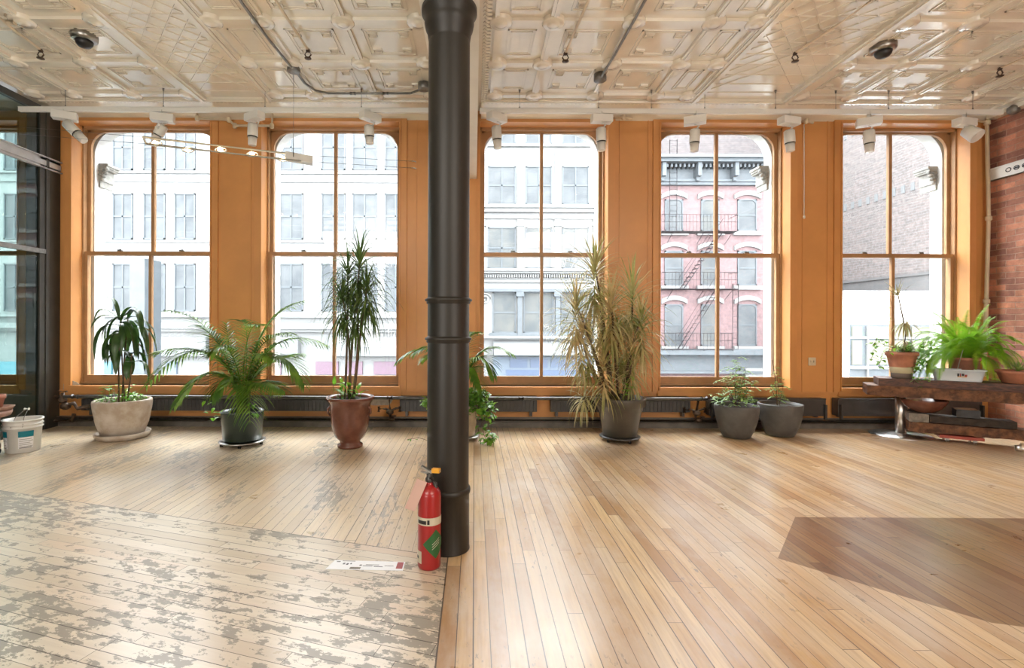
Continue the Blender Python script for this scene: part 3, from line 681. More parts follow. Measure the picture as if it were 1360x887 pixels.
# ================================================================= FIXTURES IN THE ROOM
# radiators ----------------------------------------------------
def radiator(px0, px1, kind, label):
    x0, x1 = SX(px0), SX(px1)
    t = thing('radiator', ((x0+x1)/2, 5.78, .17), label, 'radiator', 'radiators under the windows')
    m = MB()
    if kind == 'fin':
        m.box(x0, x1, 5.76, 5.84, .20, .335); m.box(x0, x1, 5.74, 5.845, .36, .372); m.box(x0+.01, x1-.01, 5.80, 5.84, .335, .36)
        x = x0+.02
        while x < x1: m.box(x, x+.004, 5.752, 5.76, .205, .33); x += .045
    else:
        m.box(x0, x1, 5.74, 5.845, .165, .365); m.box(x0, x1, 5.735, 5.75, .35, .37)
        for q in (x0+.01, x1-.03): m.box(q, q+.02, 5.70, 5.74, .13, .30)
    m.build('casing', 'radiator_grey', t, bevel=.002)
    m = MB()
    for q in (x0+.06, x1-.08): m.box(q, q+.03, 5.80, 5.86, .14, .2)
    m.build('wall_bracket', 'pipe_dark', t)
    return t
radiator(118, 490, 'fin', 'long dark radiator behind the concrete pot and the palm, under the two left windows')
radiator(533, 712, 'fin', 'dark radiator running behind the column and the ivy')
radiator(730, 912, 'fin', 'dark radiator behind the big charcoal pot')
radiator(936, 1087, 'cover', 'plain black radiator behind the two grey bowl planters')
radiator(1103, 1290, 'cover', 'black radiator under the right-hand window, behind the timber bench')
m = MB()
yp = 5.67; zp = P(500, 528, yp).z
pts = [(SX(118), yp, zp), (SX(925), yp, zp-.005)]
m.tube([(SX(88), 5.80, zp-.01), (SX(105), yp, zp)]+pts+[(SX(931), yp, zp-.02), (SX(931), yp+.02, zp-.10), (SX(936), 5.76, zp-.12)], .019, 10)
for px in (118, 330, 522, 690, 806, 925): x = SX(px); m.tube([(x-.03, yp, zp), (x+.03, yp, zp)], .028, 10)
hp = thing('heating_pipe', (0, 5.7, .02), 'grey heating pipe running along the wall in front of the radiators', 'pipe')
m.build('supply_pipe', 'pipe_dark', hp)
m = MB(); m.tube([(SX(84), 5.78, .105), (SX(1300), 5.78, .095)], .027, 10); m.build('return_pipe', 'pipe_dark', hp)
def valve(px, label):
    x = SX(px); t = hp
    m = MB(); m.tube([(x, yp, zp), (x, 5.72, .22), (x, 5.76, .13)], .016, 8); m.lathe([(.02, -.03), (.04, -.015), (.045, .0), (.04, .015), (.02, .03)], (x, 5.72, .20), 12)
    m.tube([(x-.14, 5.74, .23), (x-.05, 5.74, .235), (x, 5.73, .21), (x+.07, 5.74, .24), (x+.12, 5.76, .24)], .013, 8)
    m.tube([(x-.13, 5.74, .20), (x-.13, 5.74, .26)], .018, 8); m.tube([(x+.11, 5.75, .20), (x+.11, 5.75, .26)], .018, 8)
    m.lathe([(.03, -.02), (.045, 0), (.03, .02)], (x+.02, 5.72, .12), 12); vb = m.build('valve', 'pipe_rust', t)
    m = MB(); m.lathe([(.004, 0), (.03, .004), (.03, .01), (.004, .014)], (x+.05, 5.69, .155), 12); m.tube([(x+.02, 5.71, .13), (x+.05, 5.69, .16)], .006, 6); m.build('handwheel', 'pipe_rust', vb)
valve(521, 'rusty radiator valve to the left of the column')
valve(918, 'rusty radiator valve right of the big charcoal pot')
x = SX(96); t = hp
m = MB(); m.tube([(SX(80), 5.8, zp-.02), (x, 5.74, zp-.02), (x+.07, yp+.02, zp-.10), (x+.17, yp+.02, zp-.08), (x+.2, yp+.03, zp-.14), (x+.3, 5.75, zp-.12)], .022, 10)
m.lathe([(.02, -.05), (.045, -.03), (.045, .0), (.022, .02), (.018, .07)], (x+.03, 5.70, zp-.03), 12); m.lathe([(.02, -.04), (.05, -.02), (.05, .02), (.02, .04)], (x+.08, 5.68, zp-.11), 12)
m.tube([(x-.1, 5.75, .08), (x+.1, 5.75, .085), (x+.12, 5.75, .16)], .022, 8); vb = m.build('valve', 'pipe_rust', t)
m = MB(); m.tube([(x-.02, 5.70, zp+.055), (x+.08, 5.70, zp+.055)], .010, 8); m.build('handle', 'pipe_rust', vb)
m = MB()
for (px, w_, h_) in ((95, .22, .16), (505, .34, .13), (205, .2, .05)):
    c = P(px, 514 if px < 300 else 532, YW)
    n = 14; m.prism([(c.x+w_/2*math.cos(2*PI*k/n)*R(.8, 1.1), max(.1, c.z+h_/2*math.sin(2*PI*k/n)*R(.8, 1.1))) for k in range(n)], YW-.006, YW-.001)
struct(m.build('trim_7', 'plaster_patch'))
# wall outlet
t = thing('wall_switch', (SX(1078), YW, .7), 'small beige square switch plate on the orange pier between the two right windows', 'switch')
c = P(1078, 480, YW); m = MB(); m.cbox((c.x, YW-.006, c.z), (.085, .012, .095)); m.build('cover_plate', 'cream_paint', t, bevel=.003)
m = MB(); m.cbox((c.x-.016, YW-.016, c.z), (.012, .014, .024)); m.cbox((c.x+.016, YW-.016, c.z), (.012, .014, .024)); m.build('toggle', 'cream_paint', t)
# wall pipes under the ceiling
def wallpipe(pts, label, r=.016):
    q = [P(px, py, 5.80) for px, py in pts]; m = MB(); m.tube(q, r, 8)
    for p_ in q[1:-1]: m.lathe([(r, -.03), (r*1.6, -.02), (r*1.6, .02), (r, .03)], p_, 10)
    return tag(m.build('sprinkler_pipe', 'cream_paint'), label, 'pipe')
wallpipe([(262, 147), (262, 157), (304, 159), (312, 167), (361, 167), (362, 147)], 'cream pipe looping over the pier between the two left windows')
wallpipe([(803, 157), (828, 156), (840, 158)], 'short cream pipe stub beside the spotlight at the middle pier')
wallpipe([(1055, 162), (1071, 161), (1080, 163)], 'short cream pipe stub near the hanging white cord')
wallpipe([(1290, 158), (1311, 163), (1313, 290), (1310, 400), (1307, 500)], 'cream pipe dropping down the corner beside the brick wall', .02)
m = MB(); q = P(1068, 165, 5.78); q2 = P(1068, 287, 5.78); m.tube([q, q2], .005, 6); m.lathe([(.005, -.03), (.012, -.02), (.012, .0), (.004, .01)], q2, 8)
tag(m.build('pull_cord', 'light_plastic'), 'thin white cord hanging on the pier left of the right-hand window', 'cord')
# lighting track and spotlights -------------------------------
YT = 5.30; zt = P(630, 147.5, YT).z
tr = thing('lighting_track', (0, YT, zt), 'long white lighting track hung from the ceiling above the windows', 'track')
m = MB(); m.box(-4.86, -.32, YT-.018, YT+.018, zt-.022, zt+.022); m.box(.05, 5.62, YT-.018, YT+.018, zt-.022, zt+.022); m.box(-4.86, -.32, YT-.024, YT+.024, zt+.022, zt+.027); m.box(.05, 5.62, YT-.024, YT+.024, zt+.022, zt+.027); m.build('rail', 'light_plastic', tr, bevel=.002)
for px in (87, 217, 352, 480, 690, 795, 865, 936, 1030, 1110, 1180, 1292):
    x = P(px, 140, YT).x; m = MB(); m.tube([(x, YT, zt+.02), (x, YT, ZCEIL)], .0035, 5); m.lathe([(.012, 0), (.004, .03)], (x, YT, zt+.02), 8); m.lathe([(.008, -.03), (.012, 0)], (x, YT, ZCEIL-.003), 8); m.build('hanging_wire', 'galvanised', tr)
def spot(px, py, lx0, ly0, lx1, ly1, yaw, label, snoot=True, rad=.052, dy=0):
    c = P(px, py, YT); t = thing('track_spotlight', (c.x, YT, zt-.03), label, 'spotlight', 'white spotlights on the track above the windows')
    Rz = rotm(0, 0, yaw); m = MB()
    m.box(-.11, .11, -.05, .05, -.04, .04, Rz, (c.x, YT, min(c.z, zt-.068))); m.build('adapter_box', 'light_plastic', t, bevel=.006)
    m = MB(); m.tube([(c.x, YT, zt+.0), (c.x, YT, min(c.z, zt-.068))], .02, 8); m.build('track_connector', 'light_plastic', t)
    p0 = P(lx0, ly0, YT-.02); p1 = P(lx1, ly1, YT-.02); p1.y -= dy; d = (p1-p0).normalized(); L = (p1-p0).length
    m = MB(); a, b = frame_of(d)
    top = Vector((c.x, YT, min(c.z, zt-.068)-.045)); sd = a if a.x > 0 else -a
    m.tube([top, top+Vector((.045, 0, -.01)), p0+sd*.066+d*.03, p0+sd*.066+d*.07], .009, 6); m.tube([p0+sd*.05+d*.06, p0+sd*.075+d*.06], .016, 8); m.build('bracket', 'light_plastic', t)
    m = MB()
    if snoot:
        m.tube([p0, p0+d*.01, p0+d*L*.58, p0+d*L*.60], [rad*.85, rad, rad, rad*.95], 20); h = m.build('lamp_housing', 'light_plastic', t)
        m = MB(); m.tube([p0+d*L*.60, p0+d*L*.645], rad*.97, 20); m.build('black_ring', 'black_plastic', h)['label'] = 'black ring'
        m = MB(); m.tube([p0+d*L*.645, p0+d*L*.66, p0+d*L*.98, p0+d*L], [rad*.93, rad*.86, rad*.78, rad*.74], 20); m.build('snoot', 'light_plastic', h)
    else:
        m.tube([p0, p0+d*.02, p0+d*L*.95, p0+d*L], [rad*.6, rad*.95, rad*1.15, rad*1.1], 20); h = m.build('lamp_housing', 'light_plastic', t)
        m = MB(); m.tube([p0+d*(L-.004), p0+d*(L+.002)], rad*.95, 20); m.build('lens', 'light_plastic', h)
spot(86, 152, 88, 163, 112, 187, .5, 'white spotlight tilted right at the far left end of the track, beside the glass partition')
spot(216, 157, 217, 166, 205, 188, .3, 'white spotlight leaning left above the first window, over the lit lamp bar')
spot(338, 153, 336, 164, 335, 193, -.5, 'white spotlight at the pier between the two left windows, beside looping cream pipe')
spot(492, 155, 490, 167, 491, 191, .8, 'white spotlight over the second window, nearest on the left of the column')
spot(660, 156, 659, 168, 661, 197, .7, 'white spotlight at the upper left corner of the middle window, right of the column')
spot(799, 158, 798, 170, 799, 200, .1, 'white spotlight at the upper right corner of the middle window')
spot(923, 160, 923, 172, 922, 201, -.4, 'white spotlight in front of the window onto the pink building')
spot(1048, 161, 1048, 173, 1050, 201, .25, 'white spotlight beside the hanging white cord')
spot(1154, 162, 1154, 173, 1155, 202, -.5, 'white spotlight in front of the right-hand window')
spot(1281, 163, 1281, 172, 1286, 186, .2, 'short wide white spotlight, rightmost on the track near the brick wall', False, .065, .10)
# low voltage lamp bar on two cables ----------------------------
e0 = Vector((-3.03, 4.54, 2.86)); 
def LB(px, py, t): return P(px, py, 4.54+.41*t)
A = [LB(190, 182, 0), LB(400, 207, 1)]; B = [LB(194, 191, .0), LB(400, 214, 1)]
A[0].y += .07; A[1].y += .07; A[0] = P(190, 182, A[0].y); A[1] = P(400, 206, A[1].y)
cb_ = thing('lamp_bar', ((A[0].x+A[1].x)/2, 4.7, 2.8), 'slim double-rail lamp bar with lit bulbs hanging over the left windows', 'lamp')
m = MB(); m.tube(A, .012, 8); m.tube(B, .012, 8); m.tube([A[0], B[0]], .010, 8); m.build('rails', 'light_plastic', cb_)
for k, (px, py) in enumerate(((207, 191), (250, 199), (293, 199), (335, 205), (376, 211))):
    c = P(px, py, 4.56+.41*(px-190)/210)
    m = MB(); m.tube([c+Vector((.055*math.cos(j*PI/8), 0, .022*math.sin(j*PI/8))) for j in range(17)], .006, 6); m.cbox(c+Vector((0, .02, .0)), (.03, .02, .02)); f = m.build('lamp_socket', 'chrome', cb_)
    m = MB(); m.lathe([(.003, -.024), (.020, -.012), (.025, 0), (.020, .014), (.003, .024)], c-Vector((0, .012, 0)), 12); m.build('bulb', 'bulb_glow', f)
m = MB(); a = A[1]; m.box(-.13, .13, -.05, .05, -.042, .032, rotm(0, .09, .29), (a+B[1])/2+Vector((-.02, 0, 0))); m.build('end_box', 'light_plastic', cb_, bevel=.006)
for s0, s1 in ((A[0], (-4.88, 4.1, 2.92)), (B[0], (-4.88, 4.05, 2.84)), (A[1], P(546, 214, YW-.03)), (B[1], P(546, 223, YW-.03))): m = MB(); m.tube([s0, s1], .0028, 5); m.build('cable', 'galvanised', cb_)
for py in (214, 223): q = P(550, py, YW-.03); m = MB(); m.tube([q-Vector((.03, 0, 0)), q, q+Vector((.02, .03, 0))], .007, 6); m.build('wall_hook', 'light_plastic', cb_)
def onceil(px, py, z=ZCEIL):
    dx, dy = unroll(px, py); Y = F*(z-ZC)/(-dy); return Vector((dx*Y/F, Y, z))
jb = onceil(390, 93); m = MB(); m.tube([jb, Vector((jb.x, P(385, 208, jb.y).y, P(385, 208, jb.y).z))], .004, 5); m.build('pendant_wire', 'galvanised', cb_)
# ceiling conduits ---------------------------------------------
def conduit(pts, label, boxes):
    z = ZCEIL-.055; q = [onceil(px, py, z) for px, py in pts]
    t = thing('ceiling_conduit', q[0], label, 'conduit'); m = MB(); m.tube(q, .012, 8)
    for k in range(len(q)-1):
        if (q[k+1]-q[k]).length > .8:
            for s in (.3, .7): p_ = q[k].lerp(q[k+1], s); d = (q[k+1]-q[k]).normalized(); m.tube([p_-d*.03, p_+d*.03], .018, 8)
    m.build('tube', 'galvanised', t)
    for (px, py) in boxes:
        c = onceil(px, py, z); m = MB(); m.lathe([(.055, -.02), (.062, -.015), (.062, .05)], c, 18); m.build('junction_box', 'galvanised', t)
conduit([(300, -28), (320, 2), (355, 50), (390, 93)], 'grey conduit running diagonally over the ceiling to the junction box above the lamp bar', [(390, 93)])
conduit([(394, 96), (404, 110), (418, 120), (436, 124), (545, 124), (563, 117)], 'grey conduit bending along the ceiling edge towards the column', [(563, 117)])
conduit([(880, -40), (856, 2), (826, 56), (797, 105)], 'grey conduit running over the ceiling to a round box right of the column', [(797, 105)])
# sprinkler heads ---------------------------------------------
def sprinkler(px, py, label, pp):
    z = ZCEIL-.09; c = onceil(px, py, z); t = thing('fire_sprinkler', c, label, 'sprinkler', 'sprinkler heads on the ceiling')
    q = [onceil(a, b, ZCEIL-.05) for a, b in pp]; m = MB(); m.tube(q+[Vector((c.x, c.y, ZCEIL-.05))], .011, 8); m.build('pipe', 'cream_paint', t)
    m = MB(); m.lathe([(.014, .045), (.02, .03), (.014, .02)], c, 10); m.tube([c+Vector((-.015, 0, .02)), c+Vector((-.028, 0, -.005)), c+Vector((-.008, 0, -.03)), c+Vector((0, 0, -.032))], .006, 6); m.tube([c+Vector((.015, 0, .02)), c+Vector((.028, 0, -.005)), c+Vector((.008, 0, -.03)), c+Vector((0, 0, -.032))], .006, 6); m.lathe([(.008, -.03), (.03, -.034), (.03, -.04)], c, 12)
    m.build('sprinkler_head', 'pipe_rust', t)
sprinkler(54, 72, 'small sprinkler head at the left end of the ceiling, left of the dome camera', [(-30, -2), (14, 36)])
sprinkler(409, 72, 'small sprinkler head beside the junction box left of the column', [(330, -60), (372, 10)])
sprinkler(751, 76, 'small sprinkler head right of the column', [(786, -10)])
sprinkler(1056, 76, 'small sprinkler head left of the right dome camera', [(1165, -5), (1110, 35)])
sprinkler(1328, 96, 'small sprinkler head near the brick wall', [(1400, 60)])
c = onceil(15, 30, ZCEIL-.05); m = MB(); m.tube([c, c+Vector((0, 0, .05))], .022, 10); m.lathe([(.045, .04), (.045, .05)], c, 14); m.tube([c+Vector((-.03, 0, 0)), c+Vector((.03, 0, 0))], .022, 10)
tag(m.build('pipe_fitting', 'cream_paint'), 'cream tee fitting dropping from the ceiling at the upper left corner', 'pipe')
def dome(px, py, label):
    c = onceil(px, py, ZCEIL-.04); t = thing('security_camera', Vector((c.x, c.y, ZCEIL-.03)), label, 'camera', 'dome cameras on the ceiling')
    m = MB(); m.lathe([(.10, .04), (.10, .0), (.09, -.012), (.07, -.02)], c, 28); m.build('housing', 'brushed_metal', t)
    m = MB(); m.lathe([(.068, -.018), (.062, -.045), (.045, -.065), (.02, -.076), (.002, -.078)], c, 28); m.build('dome', 'black_plastic', t)
dome(112, 52, 'grey dome security camera on the ceiling at upper left'); dome(1173, 66, 'grey dome security camera on the ceiling at upper right')
# raceway on the brick wall
t = thing('wall_raceway', (XR-.02, 5.2, 2.95), 'white raceway with dark oval slots fixed along the brick wall', 'raceway')
z1 = P(1317, 225, 5.83).z; z0 = P(1317, 240.5, 5.83).z
m = MB(); m.box(XR-.035, XR-.001, 3.5, 5.84, z0, z1); m.box(XR-.045, XR-.001, 3.5, 5.84, z1-.012, z1); m.box(XR-.045, XR-.001, 3.5, 5.84, z0, z0+.012); m.build('channel', 'light_plastic', t)
m = MB(); y = 5.62; k = 0
while y > 3.6:
    m.tube([(XR-.036, y+.028*math.cos(j*PI/5), (z0+z1)/2+.022*math.sin(j*PI/5)) for j in range(11)], .005, 5)
    if k % 3: m.box(XR-.037, XR-.034, y-.02, y+.02, (z0+z1)/2-.01, (z0+z1)/2+.01)
    y -= .085 if k % 4 != 3 else .15; k += 1
m.build('slots', 'black_plastic', t)
c = P(1352, 146, 5.53); t = thing('wall_lamp', (XR-.1, 5.4, 3.6), 'small dark fixture high on the brick wall under the ceiling', 'lamp')
m = MB(); m.lathe([(.03, -.05), (.055, -.03), (.055, .02), (.02, .05)], (XR-.09, 5.52, c.z), 14); m.build('shade', 'galvanised', t); m = MB(); m.tube([(XR-.01, 5.6, c.z+.04), (XR-.09, 5.52, c.z+.06), (XR-.09, 5.52, c.z+.03)], .01, 6); m.tube([(XR-.03, 5.7, c.z+.02), (XR-.03, 4.0, c.z+.05)], .01, 6); m.build('arm', 'black_plastic', t)

# fire extinguisher ---------------------------------------------
ex, ey = -.2226, 2.494; r = .058
t = thing('fire_extinguisher', (ex, ey, 0), 'red fire extinguisher with paper tag standing on the floor beside the black column', 'fire extinguisher')
m = MB(); prof = [(r-.012, .0), (r-.004, .004), (r, .014), (r, .355)]+[(r*math.cos(a)+.0, .355+.062*math.sin(a)) for a in [k*PI/2/8 for k in range(1, 7)]]+[(.018, .418), (.018, .428)]
m.lathe(prof, (ex, ey, 0), 40); m.build('cylinder', 'ext_red', t)
def curved_patch(a0, a1, z0, z1, rr, n=10, poly=None):
    m = MB()
    if poly is None:
        vs = []; 
        for i in range(n+1):
            a = a0+(a1-a0)*i/n
            for z in (z0, z1): vs.append((ex+rr*math.cos(a), ey+rr*math.sin(a), z))
        m.add(vs, [(2*i, 2*i+2, 2*i+3, 2*i+1) for i in range(n)], True)
    else:
        m.add([(ex+rr*math.cos(a), ey+rr*math.sin(a), z) for a, z in poly], [tuple(range(len(poly)))])
    return m
D = math.radians
curved_patch(D(-185), D(5), .225, .263, r+.0012, 20).build('label_band', 'label_cream', t)
m = curved_patch(D(-150), D(-100), .232, .250, r+.002); m.build('lettering', 'label_black', t)
m = curved_patch(D(-95), D(-84), .232, .254, r+.002); m.build('lettering', 'label_black', t)
# green diamond label, gridded so it follows the cylinder
m = MB(); n = 10; vs = []; ac, zc_ = D(-52), .133
for i in range(n+1):
    for j in range(n+1):
        u, v = i/n-.5, j/n-.5; p_ = (u+v)*.066; q_ = (v-u)*.072; aa = ac+p_/r; vs.append((ex+(r+.0014)*math.cos(aa), ey+(r+.0014)*math.sin(aa), zc_+q_))
m.add(vs, [(i*(n+1)+j, (i+1)*(n+1)+j, (i+1)*(n+1)+j+1, i*(n+1)+j+1) for i in range(n) for j in range(n)], True); m.build('green_label', 'label_green', t)
m = MB()
for off in (-.012, .0, .012):
    vs = []
    for i in range(9):
        u = -.02+.04*i/8; aa = ac+u/r
        for w_ in (0, .0035): vs.append((ex+(r+.0022)*math.cos(aa), ey+(r+.0022)*math.sin(aa), zc_+off+u*.7+w_))
    m.add(vs, [(2*i, 2*i+2, 2*i+3, 2*i+1) for i in range(8)])
m.build('lettering', 'label_cream', t)
curved_patch(D(-180), D(-125), .035, .095, r+.0012).build('inspection_label', 'label_cream', t)
curved_patch(D(-165), D(-145), .055, .07, r+.002, 5).build('lettering', 'label_black', t)
m = MB(); m.lathe([(.018, .425), (.021, .43), (.021, .445), (.015, .45), (.015, .468)], (ex, ey, 0), 16); m.tube([(ex+.005, ey-.012, .455), (ex+.03, ey-.012, .42), (ex+.034, ey-.01, .385)], [.013, .011, .008], 10); m.build('valve', 'pipe_dark', t)
m = MB(); m.box(-.012, .055, -.009, .009, -.004, .004, rotm(0, -.12, -.3), (ex+.002, ey-.004, .478)); m.box(-.045, .0, -.009, .009, -.003, .003, rotm(0, .15, -.3), (ex, ey, .466)); m.box(-.045, .02, -.007, .007, -.004, .004, rotm(0, .5, -.3), (ex-.004, ey, .480)); m.build('handle', 'brushed_metal', t)
m = MB(); m.box(.012, .052, -.013, .013, -.008, .012, rotm(0, -.05, -.3), (ex+.004, ey-.004, .482)); m.build('trigger_cap', 'yellow_plastic', t)['label'] = 'orange-yellow plastic cap'
m = MB(); m.tube([(ex-.012, ey-.02, .462), (ex-.025, ey-.04, .44)], .0015, 4); mt = rotm(0, .42, .3); m.box(-.027, .027, -.001, .001, -.15, 0, mt, (ex-.032, ey-.045, .445)); m.build('paper_tag', 'pink_tag', t)
# printed strip taped to the floor ------------------------------
t = thing('paper_strip', G(487, 750), 'white printed paper strip with red end on the floor left of the fire extinguisher', 'paper')
a, b, c, d = G(445, 744), G(538, 746.5), G(535, 758), G(432, 756)
def quad(p, q, r_, s, z): m = MB(); m.add([Vector((v.x, v.y, z)) for v in (p, q, r_, s)]+[Vector((v.x, v.y, z-.0012)) for v in (p, q, r_, s)], [(0, 1, 2, 3), (0, 4, 5, 1), (1, 5, 6, 2), (2, 6, 7, 3), (3, 7, 4, 0)]); return m
quad(a, b, c, d, .0015).build('sheet', 'paper_white', t)
def uvq(u0, u1, v0, v1, z): 
    f = lambda u, v: (a.lerp(b, u)).lerp(d.lerp(c, u), v)
    return quad(f(u0, v0), f(u1, v0), f(u1, v1), f(u0, v1), z)
uvq(.90, .985, .06, .80, .0022).build('red_block', 'paper_red', t)
m = MB()
for (u0, u1, v0, v1) in ((.16, .19, .3, .45), (.21, .24, .32, .5), (.26, .28, .3, .42), (.40, .43, .45, .56), (.45, .58, .55, .6), (.6, .72, .6, .65), (.48, .66, .42, .46), (.74, .86, .5, .54), (.05, .10, .12, .2), (.12, .3, .05, .09)):
    q = uvq(u0, u1, v0, v1, .0022); o_ = len(m.v); m.add(q.v, q.f)
m.build('print', 'paper_ink', t)
uvq(.30, .44, .74, .93, .0022).build('print_block', 'stone_grey', t)
# white bucket --------------------------------------------------
g = G(27, 600); bx, by = g.x, g.y+.15
by = 4.72; bx = (31-CX)*by/F
t = thing('bucket', (bx, by, 0), 'white plastic bucket with teal labels by the glass partition', 'bucket')
m = MB(); m.lathe([(.122, 0), (.127, .004), (.141, .225), (.150, .227), (.150, .234), (.143, .236), (.144, .255), (.152, .257), (.152, .264), (.145, .266), (.146, .292), (.155, .294), (.155, .305), (.141, .305), (.139, .23), (.118, .02)], (bx, by, 0), 44, cap=(True, True)); m.build('body', 'bucket_white', t)
def bpatch(a0, a1, z0, z1, mt, nm, off=.0015, par=None):
    m = MB(); vs = []; n = 8
    for i in range(n+1):
        aa = a0+(a1-a0)*i/n
        for z in (z0, z1): rr = .127+(z/.225)*.014+off; vs.append((bx+rr*math.cos(aa), by+rr*math.sin(aa), z))
    m.add(vs, [(2*i, 2*i+2, 2*i+3, 2*i+1) for i in range(n)], True); return m.build(nm, mt, par or t)
for a0, a1 in ((-170, -100), (-62, -15)):
    a0, a1 = D(a0), D(a1); bpatch(a0, a1, .150, .205, 'label_teal', 'label'); lb2 = bpatch(a0, a1, .045, .148, 'paper_white', 'label')
    for k in range(5): bpatch(a0+.05, a1-.08*(k % 3)-.03, .06+k*.017, .064+k*.017, 'stone_grey', 'fine_print', .0025, lb2)
    bpatch(a0+.05, a1-.1, .048, .054, 'label_black', 'fine_print', .0026, lb2)
hz = .40
m = MB(); m.tube([(bx+.02, by-.15, .245), (bx+.01, by-.09, .33), (bx+.05, by-.03, hz), (bx+.075, by-.03, hz), (bx+.09, by-.09, .33), (bx+.10, by-.115, .245)], .003, 6); h = m.build('wire_handle', 'galvanised', t)
m = MB(); m.tube([(bx+.042, by-.03, hz), (bx+.083, by-.03, hz+.002)], .012, 10); m.build('grip', 'bucket_white', h)
# left edge: big dusty terracotta planter on a dolly with small pots on top
cx0, cy0 = -4.545, 4.42
t = thing('planter', (cx0, cy0, .1), 'large dusty terracotta planter on a dolly cut by the left edge, beside the white bucket', 'planter')
m = MB(); m.lathe([(.18, .10), (.19, .11), (.25, .355), (.315, .365), (.325, .39), (.325, .41), (.295, .41), (.27, .37)], (cx0, cy0, 0), 44); m.build('pot', 'terracotta_dusty', t)
m = MB(); m.lathe([(.272, .375), (.001, .39)], (cx0, cy0, 0), 24, cap=(False, False)); m.build('soil', 'soil', t)
dl = thing('plant_dolly', (cx0, cy0, 0), 'wooden plant dolly with black casters under the dusty terracotta planter', 'dolly')
m = MB(); m.lathe([(.245, .065), (.245, .095)], (cx0, cy0, 0), 30); m.box(cx0-.1, cx0+.29, cy0-.2, cy0-.12, .067, .093); m.build('board', 'timber_rough', dl)
for k in range(4):
    a = k*PI/2-.75; m = MB(); cxx, cyy = cx0+.22*math.cos(a), cy0+.22*math.sin(a); m.tube([(cxx-.012, cyy, .028), (cxx+.012, cyy, .028)], .028, 14); m.box(cxx-.018, cxx+.018, cyy-.012, cyy+.012, .03, .066); m.build('caster', 'black_plastic', dl)
sx_, sy_ = cx0+.20, cy0+.12
t = thing('flower_pot', (sx_, sy_, .41), 'small terracotta pot on a saucer on top of the dusty planter at the left edge', 'pot')
m = MB(); m.lathe([(.07, .412), (.09, .414), (.115, .45), (.107, .452), (.085, .425)], (sx_, sy_, 0), 30); m.build('saucer', 'terracotta_dusty', t)
m = MB(); m.lathe([(.045, .424), (.066, .52), (.074, .52), (.074, .555), (.063, .555), (.058, .52)], (sx_-.03, sy_, 0), 30); m.build('pot', 'terracotta', t)
m = MB(); bc = Vector((cx0+.20, cy0-.20, .44)); m.lathe([(.02, -.04), (.036, -.024), (.043, 0), (.036, .024), (.02, .04)], bc, 20); tag(m.build('white_ball', 'bucket_white'), 'white rounded object resting on the rim of the dusty planter at the left edge', 'ornament')

# ================================================================= PLANTS
def lathe_pot(t, prof, c, m_, seg=48, nm='pot', sx=1, sy=1):
    m = MB(); m.lathe(prof, c, seg, sx, sy, cap=(True, False)); return m.build(nm, m_, t)
def soil_disc(t, c, r, z, sx=1, sy=1):
    m = MB(); m.lathe([(r, z-.012), (r*.6, z+.004), (.002, z+.008)], c, 28, sx, sy, cap=(True, False)); return m.build('soil', 'soil', t)
def caddy(c, r, label, h=.035, mt='pipe_dark'):
    d = thing('plant_caddy', (c[0], c[1], 0), label, 'plant caddy', 'wheeled plant caddies')
    m = MB(); m.lathe([(r-.02, h), (r, h), (r+.004, h+.012), (r-.016, h+.014)], (c[0], c[1], 0), 36, cap=(True, True)); m.build('tray', mt, d)
    for k in range(5):
        a = -PI/2+k*2*PI/5+.3; x, y = c[0]+(r-.025)*math.cos(a), c[1]+(r-.025)*math.sin(a)
        m = MB(); m.tube([(x-.009, y, .0175), (x+.009, y, .0175)], .0175, 12); m.box(x-.012, x+.012, y-.008, y+.008, .018, h); m.build('caster', 'black_plastic', d)
    return d
def leafpts(p, d, L, droop, n=6):
    """curve starting at p in direction d bending down"""
    pts = [p.copy()]; v = d.normalized(); st = L/n; q = p.copy()
    for i in range(n):
        v = (v+Vector((0, 0, -1))*droop*(.4+i/n)/n*2).normalized(); q = q+v*st; pts.append(q.copy())
    return pts
def dirv(az, el): return Vector((math.cos(el)*math.cos(az), math.cos(el)*math.sin(az), math.sin(el)))
def blade_w(wm, tip=1.6): return lambda t: wm*(min(1, .45+t*3.2))*max(0.02, (1-t**tip))
def tuft(m, c, n, L, wm, elmin=-.5, elmax=1.45, droop=1.0, spread=.06, axis=None):
    for i in range(n):
        u = (i+.5)/n; el = elmax+(elmin-elmax)*u**.9+R(-.12, .12); az = i*2.399+R(-.2, .2)
        d = dirv(az, el)
        if axis is not None:
            d = (d+axis*.35).normalized()
        p = c-Vector((0, 0, spread*2*u))+d*.012
        l = L*R(.72, 1.05)*(.8+.2*math.sin(PI*u))
        m.ribbon(leafpts(p, d, l, droop*R(.5, 1.3)*(.35+.65*u+.2)), blade_w(wm*R(.8, 1.15)), fold=.35)
def heart_w(wm): return lambda t: wm*max(.05, math.sin(PI*min(1, (t*.93+.07)))**.6*(1.15-t*.75))
def small_leaf(m, p, d, L, wm, droop=.5): m.ribbon(leafpts(p, d, L, droop, 4), heart_w(wm), fold=.2)
